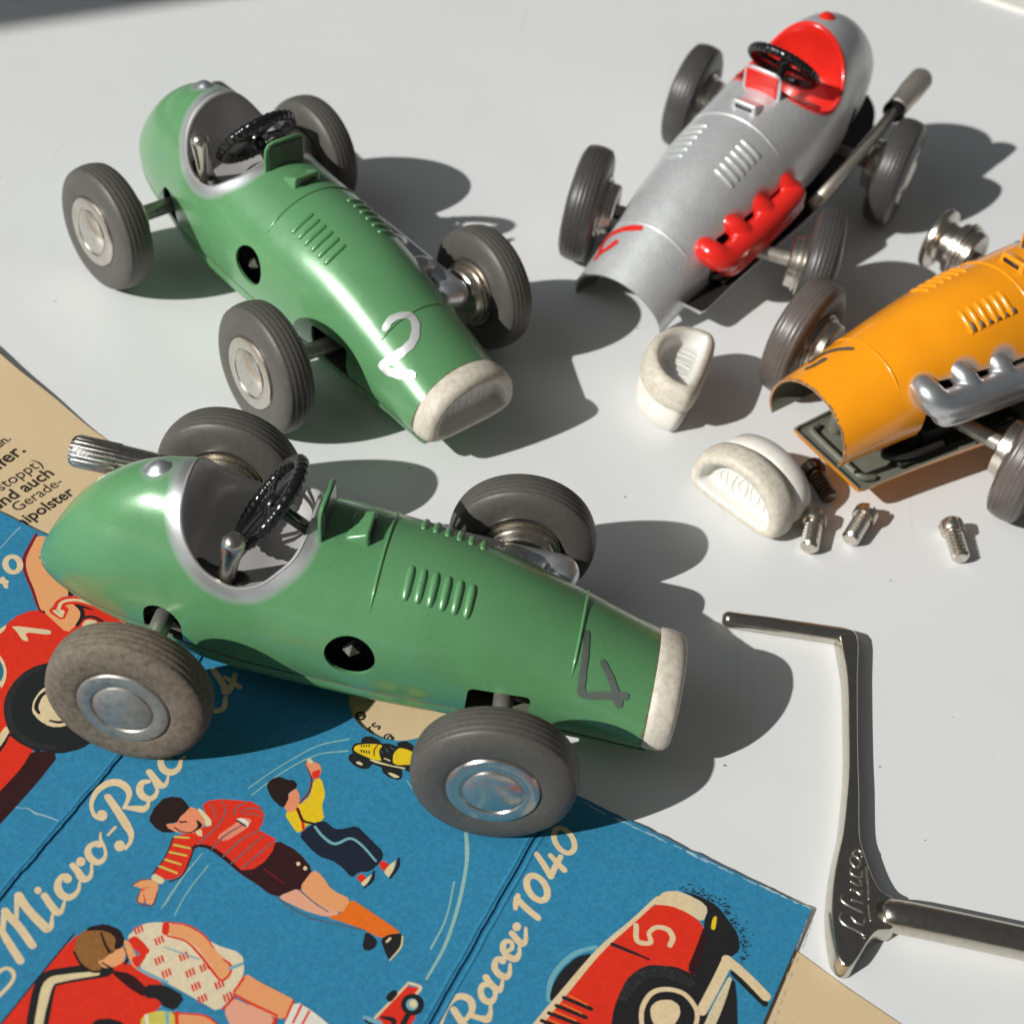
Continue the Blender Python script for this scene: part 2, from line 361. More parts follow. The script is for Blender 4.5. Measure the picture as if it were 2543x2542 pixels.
def surf_strip(pts, r, up=0.0, n=5):
    """tube lying on the body surface through the (x, t) points"""
    q = crom(pts, n); return [tuple(body_pt(x, np.array(t))) for x, t in q]
def rib(x, t0, t1, r, flat=0.75):
    ts = np.linspace(t0, t1, 9); P = np.array([body_pt(x, np.array(t)) for t in ts]); P[:, 2] -= .14; P[:, 1] *= .985
    return tube(P, [r * v for v in (.8, .95, 1, 1, 1, 1, 1, .95, .8)], 10, 'round')
TL0, TL1 = 0.145, 0.29
for k in range(6):
    x = 9.7 + k * 1.88
    for s in (-1, 1): MESH['louvre', k, s] = make_mesh('louvre', *rib(x, s * TL0, s * TL1, 0.66))
for x in (5.1, 36.4):
    ts = np.linspace(-0.40, 0.40, 41); P = np.array([body_pt(x, np.array(t)) for t in ts]); R = 0.26 * np.clip((0.42 - np.abs(ts)) / 0.12, 0.12, 1)
    MESH['ridge', x] = make_mesh('panel_ridge', *tube(P, R, 8, True))
_z = float(sect(-31.2)[1])
V, F = lathe([(0.01, 0.85), (0.7, 0.75), (1.2, 0.5), (1.55, 0.15), (1.9, -0.1), (2.6, -0.35)], 28, 'z')
MESH['button'] = make_mesh('headrest_button', [(-30.6 + a * 1.15, b, float(top_z(-30.6 + a * 1.15, b)) + c + 0.1) for a, b, c in V], F)
def windscreen_mesh():
    out = [(-4.6, 29.4), (-4.6, 33.6), (-4.45, 35.0), (-3.9, 35.9), (-2.9, 36.4), (0, 36.55), (2.9, 36.4), (3.9, 35.9), (4.45, 35.0), (4.6, 33.6), (4.6, 29.4)]
    def ring(off, dx): return [(-4.0 - 0.10 * (z - 30) - .018 * y * y + dx, y * off, 29.4 + (z - 29.4) * (1 if off == 1 else .985)) for y, z in out]
    rows = [ring(0.95, 0.30), ring(1.0, 0.20), ring(1.0, -0.20), ring(0.95, -0.30)]; n = len(out); V = [p for r in rows for p in r]
    F = [(i*n+k, i*n+k+1, (i+1)*n+k+1, (i+1)*n+k) for i in range(3) for k in range(n-1)] + [tuple(range(n)), tuple(3*n+k for k in range(n))[::-1]]
    return fixn(make_mesh('windscreen', V, F, angle=50))
MESH['windscreen'] = windscreen_mesh()
MESH['screen_panel'] = fixn(make_mesh('screen_panel', *bevelled(*boxmesh(-3.8, -3.55, -3.9, 3.9, 30.6, 35.7), 0.25, 1), angle=40))
for v in MESH['screen_panel'].vertices: v.co.x += -0.10 * (v.co.z - 30) - .018 * v.co.y ** 2
V = [(-1.2, -3.3, 29), (-1.2, 3.3, 29), (3.0, -3.3, 29), (3.0, 3.3, 29), (-1.0, -2.9, 31.0), (-1.0, 2.9, 31.0), (2.4, -2.9, 32.5), (2.4, 2.9, 32.5)]
MESH['scoop'] = fixn(make_mesh('air_scoop', *bevelled(V, [(0, 1, 3, 2), (4, 6, 7, 5), (0, 4, 5, 1), (2, 3, 7, 6), (0, 2, 6, 4), (1, 5, 7, 3)], 0.55, 3), angle=50))
MESH['scoop_mouth'] = fixn(make_mesh('scoop_mouth', *bevelled(*boxmesh(2.0, 2.9, -2.0, 2.0, 30.7, 31.6), 0.15, 1), angle=40))

def steering_mesh():
    n, m = 144, 12; V, F = [], []
    for i in range(n):
        a = 2 * math.pi * i / n; rr = 0.98 + (0.13 if (i // 2) % 2 else 0.0)
        for k in range(m):
            b = 2 * math.pi * k / m; q = 7.1 + rr * math.cos(b); V.append((q * math.cos(a), q * math.sin(a), rr * .95 * math.sin(b)))
    F = [(i*m+k, ((i+1) % n)*m+k, ((i+1) % n)*m+(k+1) % m, i*m+(k+1) % m) for i in range(n) for k in range(m)]
    parts = [(V, F), lathe([(0.01, 1.1), (0.9, 1.0), (1.6, 0.6), (1.9, 0.0), (1.9, -0.6), (1.0, -0.8), (1.0, -7.5), (0.01, -7.5)], 20, 'z')]
    for a in (0.3, 1.87, 3.44, 5.01):
        for off in (-0.35, 0.35):
            c, s = math.cos(a), math.sin(a); parts.append(tube([(1.2*c - off*s, 1.2*s + off*c, 0), (4*c - off*1.5*s, 4*s + off*1.5*c, .1), (6.9*c - off*2.6*s, 6.9*s + off*2.6*c, 0)], 0.42, 8, True))
    V, F = merge(*parts)
    R = Matrix.Rotation(math.radians(-58), 4, 'Y'); T = Matrix.Translation((-13.2, 0, 31.9)) @ R @ Matrix.Scale(1.06, 4)
    return make_mesh('steering_wheel', [T @ Vector(v) for v in V], F, [M_BLACK], angle=50)
MESH['steer'] = steering_mesh()
a, b = np.array((-17.3, -8.6, 22.0)), np.array((-15.7, -11.4, 33.2))
MESH['lever'] = make_mesh('gear_lever', *tube(np.array([a + (b - a) * t for t in (0, .3, .6, .8, 1)]), [1.3, 1.35, 1.45, 1.65, 1.75], 20, 'round'), [M_NICKEL], angle=60)

def manifold_mesh():
    main = crom([(31.9, 10.4, 19.2), (32.0, 12.4, 18.7), (31.0, 13.9, 17.5), (28.6, 14.5, 16.8), (22, 14.8, 16.6), (12, 15.1, 16.6), (6, 15.1, 16.6), (4.2, 14.6, 16.8)], 6)
    parts = [tube(main, np.interp(np.linspace(0, 1, len(main)), [0, .2, .45, .9, 1], [2.6, 2.85, 2.95, 2.85, 2.3]), 20, 'round')]
    low = main[17:-6] + np.array((0, .2, -1.7)); parts.append(tube(low, 2.75, 18, 'round'))
    for x in (22.6, 14.2, 5.2):
        q = crom([(x + .9, 10.2, 19.9), (x + .7, 12.0, 19.5), (x + .2, 13.6, 18.3), (x - .9, 14.7, 16.6)], 5); parts.append(tube(q, 2.3, 16, 'round'))
    V, F = merge(*parts); me = make_mesh('exhaust_manifold', V, F)
    o = bpy.data.objects.new('tmp', me); COL.objects.link(o); m = o.modifiers.new('r', 'REMESH'); m.mode = 'VOXEL'; m.voxel_size = 0.28
    s = o.modifiers.new('s', 'SMOOTH'); s.iterations = 4; s.factor = 0.5
    r = evaluated(o); bpy.data.objects.remove(o); r.polygons.foreach_set('use_smooth', [True] * len(r.polygons)); r.name = 'exhaust_manifold'; return r
MESH['manifold'] = manifold_mesh()
MESH['rod'] = make_mesh('exhaust_pipe', *tube([(3, 16.0, 15.2), (-10, 16.6, 15.9), (-25, 17.0, 16.8), (-37, 17.0, 17.3)], 1.35, 16))
V, F = [], []; nn = 96
prof = [(-35.6, 1.9, 0), (-35.9, 2.5, 0), (-42.3, 2.62, 0), (-42.5, 2.75, 1), (-49.4, 2.75, 1), (-49.7, 2.62, 1), (-50.3, 2.3, 0), (-50.5, 1.6, 0), (-50.4, 0.05, 0)]
for x, r, kn in prof:
    for i in range(nn):
        an = 2 * math.pi * i / nn; q = r - (0.17 if kn and (i % 4) < 2 else 0); V.append((x, 17.0 + q * math.cos(an), 17.5 + q * math.sin(an)))
F = [(i*nn+k, i*nn+(k+1) % nn, (i+1)*nn+(k+1) % nn, (i+1)*nn+k) for i in range(len(prof)-1) for k in range(nn)] + [tuple(range(nn))]
MESH['grip'] = fixn(make_mesh('pipe_grip', V, F, [M_NICKEL], angle=40))
V, F = lathe([(1.3, -34.2), (2.55, -34.2), (2.7, -34.8), (2.55, -35.7), (1.3, -35.7)], 28, 'x', True); MESH['collar'] = make_mesh('pipe_collar', [(a, b + 17.0, c + 17.25) for a, b, c in V], F, [M_BLACK], angle=40)

def d_ring(ins, x, w=10.75, h=8.8, d=3.6, n=64):
    pts = []
    for i in range(n):
        a = 2 * math.pi * i / n; c, s = math.cos(a), math.sin(a)
        if s >= 0: y, z = (w - ins) * c, (h - ins) * abs(s) ** 0.92
        else:
            e = 0.56; y = (w - ins) * math.copysign(abs(c) ** e, c); z = -(d - ins * .85 if d - ins * .85 > .2 else .2) * abs(s) ** e
        pts.append((x, y, z + d))
    return pts
def rubber_mesh():
    prof = [(4.5, -6.5), (1.4, -6.4), (0.85, -5.9), (0.6, -2.3), (1.2, -1.7), (2.2, -1.35), (2.2, -0.95), (0.5, -0.6), (0.0, 0.0), (-0.12, 1.2), (0.0, 2.7), (0.25, 3.8), (0.8, 4.55), (1.6, 4.85), (2.2, 4.75), (2.6, 4.2), (2.8, 3.2), (2.95, 2.2), (3.4, 1.85), (5.2, 1.8)]
    rows = [d_ring(a, x) for a, x in prof]; n = len(rows[0]); V = [p for r in rows for p in r]
    F = [(i*n+k, i*n+(k+1) % n, (i+1)*n+(k+1) % n, (i+1)*n+k) for i in range(len(rows)-1) for k in range(n)] + [tuple(range(n))[::-1], tuple((len(rows)-1)*n + k for k in range(n))]
    V = np.array(V); V += RNG.normal(0, .012, V.shape)
    mi = [(1 if i < 5 else 2 if i > 13 else 0) for i in range(len(rows)-1) for k in range(n)] + [1, 2]
    return fixn(make_mesh('grille_rubber', V, F, [M_WHITE_RUBBER, M_WHITE_PLUG, M_WHITE_CLEAN], angle=60, mi=mi))
MESH['rubber'] = rubber_mesh()
rel = []
for k in range(8):
    y = -5.0 + k * 1.4 + random.uniform(-.35, .35); zt = 3.4 + 4.4 * math.sqrt(max(0, 1 - (y / 7.0) ** 2)) - random.uniform(0, .8); z0 = 3.0 + random.uniform(0, 1.0)
    rel.append(tube(crom([(1.7, y, z0), (1.8, y + random.uniform(-.6, .6), (z0 + zt) / 2), (1.67, y + random.uniform(-.6, .6), zt)], 4), random.uniform(.22, .34), 8, 'round'))
MESH['relief'] = make_mesh('grille_relief', *merge(*rel), [M_WHITE_CLEAN])

# wheels: axis y, outer face towards +y
tread = []
for k, y in enumerate(np.linspace(2.35, -2.35, 21)):
    r = 12.45 - 0.075 * y * y - (0.13 if k % 4 == 2 else 0.0); tread.append((r, y))
tyre_prof = [(6.4, 2.4), (6.6, 3.05), (7.6, 3.32), (9.2, 3.40), (10.6, 3.22), (11.4, 2.85), (11.85, 2.55)] + tread + [(11.85, -2.55), (11.4, -2.85), (10.6, -3.22), (9.2, -3.40), (7.6, -3.32), (6.6, -3.05), (6.4, -2.4)]
MESH['tyre'] = make_mesh('tyre', *lathe(tyre_prof, 72, 'y', True), [M_TYRE], angle=60)
MESH['rim'] = make_mesh('wheel', *lathe([(1.5, -6.4), (5.2, -6.4), (5.6, -6.1), (5.75, -4.6), (6.25, -4.5), (6.3, -4.1), (5.8, -3.95), (5.8, -3.75), (6.7, -3.6), (6.75, -3.2), (6.3, -2.9), (5.4, -2.0), (5.4, 2.0), (6.3, 2.9), (6.75, 3.1), (1.5, 3.1)], 56, 'y'), [M_NICKEL], angle=28)
MESH['rim_bare'] = make_mesh('wheel', *lathe([(1.5, -6.4), (5.2, -6.4), (5.6, -6.1), (5.75, -4.6), (6.25, -4.5), (6.3, -4.1), (5.7, -3.95), (5.7, -3.75), (6.6, -3.6), (6.65, -3.0), (6.1, -2.8), (5.9, -2.5), (5.9, -1.5), (5.5, -1.2), (4.6, -1.0), (4.4, 0.9), (4.8, 1.5), (6.3, 1.9), (6.8, 2.2), (6.8, 3.2), (1.5, 3.2)], 56, 'y'), [M_NICKEL], angle=28)
MESH['cap'] = make_mesh('hub_cap', *lathe([(6.9, 3.0), (6.95, 3.25), (6.75, 3.55), (6.2, 3.72), (5.3, 3.74), (4.85, 3.6), (4.62, 3.3), (4.45, 3.32), (4.3, 3.62), (3.6, 3.95), (2.4, 4.25), (1.2, 4.4), (0.02, 4.45)], 64, 'y'), [M_CHROME], angle=35)
MESH['axle'] = make_mesh('axle', *lathe([(0.01, -22), (1.55, -22), (1.55, 22), (0.01, 22)], 20, 'y'), [M_DULL], angle=40)
MESH['beam'] = fixn(make_mesh('axle_beam', *bevelled(*boxmesh(-2.3, 2.3, -9, 9, -1.2, 2.4), .5, 2), [M_DARK], angle=40))
MESH['plate'] = fixn(make_mesh('mechanism_plate', *merge(bevelled(*boxmesh(6, 40, -8.6, 8.6, 6.6, 7.6), .3, 1), bevelled(*boxmesh(8, 33, -6.4, 6.4, 7.7, 11.5), .8, 2), tube(crom([(40, 4, 7.6), (42, 6, 8.6), (38, 8, 8.8), (30, 8.6, 9.4)], 5), .7, 8, 'round')), [M_DARK], angle=40))
MESH['motor'] = fixn(make_mesh('clockwork_motor', *merge(bevelled(*boxmesh(-31, 20, -7.6, 7.6, 8.0, 16.8), .8, 2), bevelled(*boxmesh(20.5, 34, -6.5, 6.5, 7.4, 11.0), .6, 2), lathe([(.01, 16.5), (5.5, 16.5), (5.5, 17.8), (.01, 17.8)], 30, 'z')), [M_DARK], angle=40))
sq = [(1.35 * c, 1.35 * s) for c, s in ((1, 0), (0, 1), (-1, 0), (0, -1))]
V = [(3.3 + a, -8.0, 17.2 + b) for a, b in sq] + [(3.3 + a, -12.3, 17.2 + b) for a, b in sq] + [(3.3, -13.5, 17.2)]
MESH['shaft'] = fixn(make_mesh('winding_shaft', V, [(0, 1, 2, 3)] + [(i, (i+1) % 4, 4+(i+1) % 4, 4+i) for i in range(4)] + [(4+i, 4+(i+1) % 4, 8) for i in range(4)], [M_NICKEL], smooth=False))

def ribbon_on_body(strokes, w):
    V, F = [], []; lift0 = 0.17
    for sidx, st in enumerate(strokes):
        q = crom(np.array(st, float), 8); n = len(q)
        P = []
        for x, y in q:
            z = float(top_z(x, y)); P.append((x, y, z))
        P = np.array(P); N = []
        for (x, y, z) in P:
            e = .05; gx = (float(top_z(x+e, y)) - float(top_z(x-e, y))) / (2*e); gy = (float(top_z(x, y+e)) - float(top_z(x, y-e))) / (2*e); v = np.array((-gx, -gy, 1)); N.append(v / np.linalg.norm(v))
        N = np.array(N); T = np.gradient(P, axis=0); T /= np.linalg.norm(T, axis=1)[:, None]; B = np.cross(N, T)
        P = np.vstack([P[0] - T[0] * w * .45, P, P[-1] + T[-1] * w * .45]); N = np.vstack([N[0], N, N[-1]]); B = np.vstack([B[0], B, B[-1]])
        ww = np.r_[.40, (.5 + .03 * np.sin(np.arange(n) * .9 + sidx)) * np.linspace(.85, 1.15, n), .5] * w; ww[0] *= .6; ww[-1] *= .6
        b = len(V)
        for i in range(len(P)):
            for k in (-1, -.5, 0, .5, 1): 
                c = P[i] + B[i] * ww[i] * k; V.append(c + N[i] * (lift0 + .24 * math.exp(-((c[0] - 36.4) / .45) ** 2) + .004 * sidx - 0.012 * (k * w) ** 2))
        for i in range(len(P)-1):
            for k in range(4): F.append((b+i*5+k, b+i*5+k+1, b+(i+1)*5+k+1, b+(i+1)*5+k))
    return fixn(make_mesh('painted_number', V, F))

def race_car(label, pos, rot, steer, rear, paint_m, pan_m, trim, tub_m, tyres, num, num_m, spray='spray', group='tin racing cars', shell=None, nose=True, bare=(), rod_rot=None, worn=None, numw=1.15, pan_pose=None, lever=True, bead=True, pan_in=None, grip_m=None):
    root = bpy.data.objects.new('toy_racing_car', None); COL.objects.link(root); root.empty_display_size = 10
    root.location = pos; root.rotation_euler = rot; top(root, label, 'toy car', group)
    Mroot = Matrix.LocRotScale(Vector(pos), Euler(rot), None)
    sh = put('body_shell', MESH['shell'], root, [paint_m, M_OLIVE])
    if shell:
        L = Mroot.inverted() @ Matrix.LocRotScale(Vector(shell[0]), Euler(shell[1]), None); sh.matrix_local = L
    put('cockpit_tub', MESH['tub'], sh, [tub_m]); put('floor_slot', MESH['slot'], sh); put('steering_wheel', MESH['steer'], sh); 
    if lever: put('gear_lever', MESH['lever'], sh)
    put('windscreen', MESH['windscreen'], sh, [paint_m]); put('air_scoop', MESH['scoop'], sh, [paint_m]); put('scoop_mouth', MESH['scoop_mouth'], sh, [M_DARK])
    put('screen_panel', MESH['screen_panel'], sh, [M_RED if trim is M_RED else M_SCREEN])
    put('headrest_button', MESH['button'], sh, [trim])
    for k in range(6):
        for s in (-1, 1): put('louvre', MESH['louvre', k, s], sh, [worn or paint_m])
    for x in (5.1, 36.4): put('panel_ridge', MESH['ridge', x], sh, [paint_m])
    put('exhaust_manifold', MESH['manifold'], sh, [trim])
    put('painted_number', ribbon_on_body(num, numw), sh, [num_m])
    pan = put('floor_pan', MESH['pan'], root, [pan_m, pan_in or M_OLIVE])
    if bead: put('stiffening_bead', MESH['panwire'], pan, [M_OLIVE])
    if pan_pose: pan.matrix_local = Mroot.inverted() @ Matrix.LocRotScale(Vector(pan_pose[0]), Euler(pan_pose[1]), None); put('mechanism_plate', MESH['plate'], pan)
    for x, y in ((43.5, -6.0), (-36, 0)): p = put('screw_post', MESH['pegs'], pan, [M_OLIVE]); p.location = (x, y, 0)
    put('clockwork_motor', MESH['motor'], root); put('winding_shaft', MESH['shaft'], root)
    if nose:
        g = put('nose_grille', MESH['rubber'], root); g.location = (49.3, 0, 6.4); g.scale = (0.9, 1, 1); put('grille_relief', MESH['relief'], g)
    rod = put('exhaust_pipe', MESH['rod'], root, [M_SATIN]); put('pipe_grip', MESH['grip'], rod, [grip_m or M_NICKEL]); put('pipe_collar', MESH['collar'], rod)
    if rod_rot: 
        piv = Vector((3, 16, 15.2)); rod.matrix_local = Matrix.Translation(piv) @ Euler(rod_rot).to_matrix().to_4x4() @ Matrix.Translation(-piv)
    for fx, x, yaw in ((True, 26.3, steer), (False, -26.3, rear)):
        A = Matrix.Translation((x, 0, 12.5)) @ Matrix.Rotation(yaw, 4, 'Z')
        ax = put('axle', MESH['axle'], root); ax.matrix_local = A
        if fx: put('axle_beam', MESH['beam'], ax)
        for s in (-1, 1):
            key = ('F' if fx else 'R') + ('L' if s > 0 else 'R')
            w = put('wheel', MESH['rim_bare' if key in bare else 'rim'], root)
            w.matrix_local = A @ Matrix.Translation((0, 25.3 * s, 0)) @ Matrix.Rotation(0 if s > 0 else math.pi, 4, 'Z') @ Matrix.Rotation(random.uniform(0, 6.28), 4, 'Y')
            put('hub_cap', MESH['cap'], w, [M_DULL if tyres.get(key) is M_TYRE_DUSTY else M_CHROME])
            if key not in bare: put('tyre', MESH['tyre'], w, [tyres.get(key, tyres['*'])])
    return root

# paint whose overspray follows the thin red edge instead of the wide silver one
for n_ in M_SILVER.node_tree.nodes:
    if n_.type == 'ATTRIBUTE': n_.attribute_name = 'spray_red'
M_ORANGE_WORN = paint('worn_orange_enamel', (0.88, 0.315, 0.006), None, rough=0.26, coat=0.4)

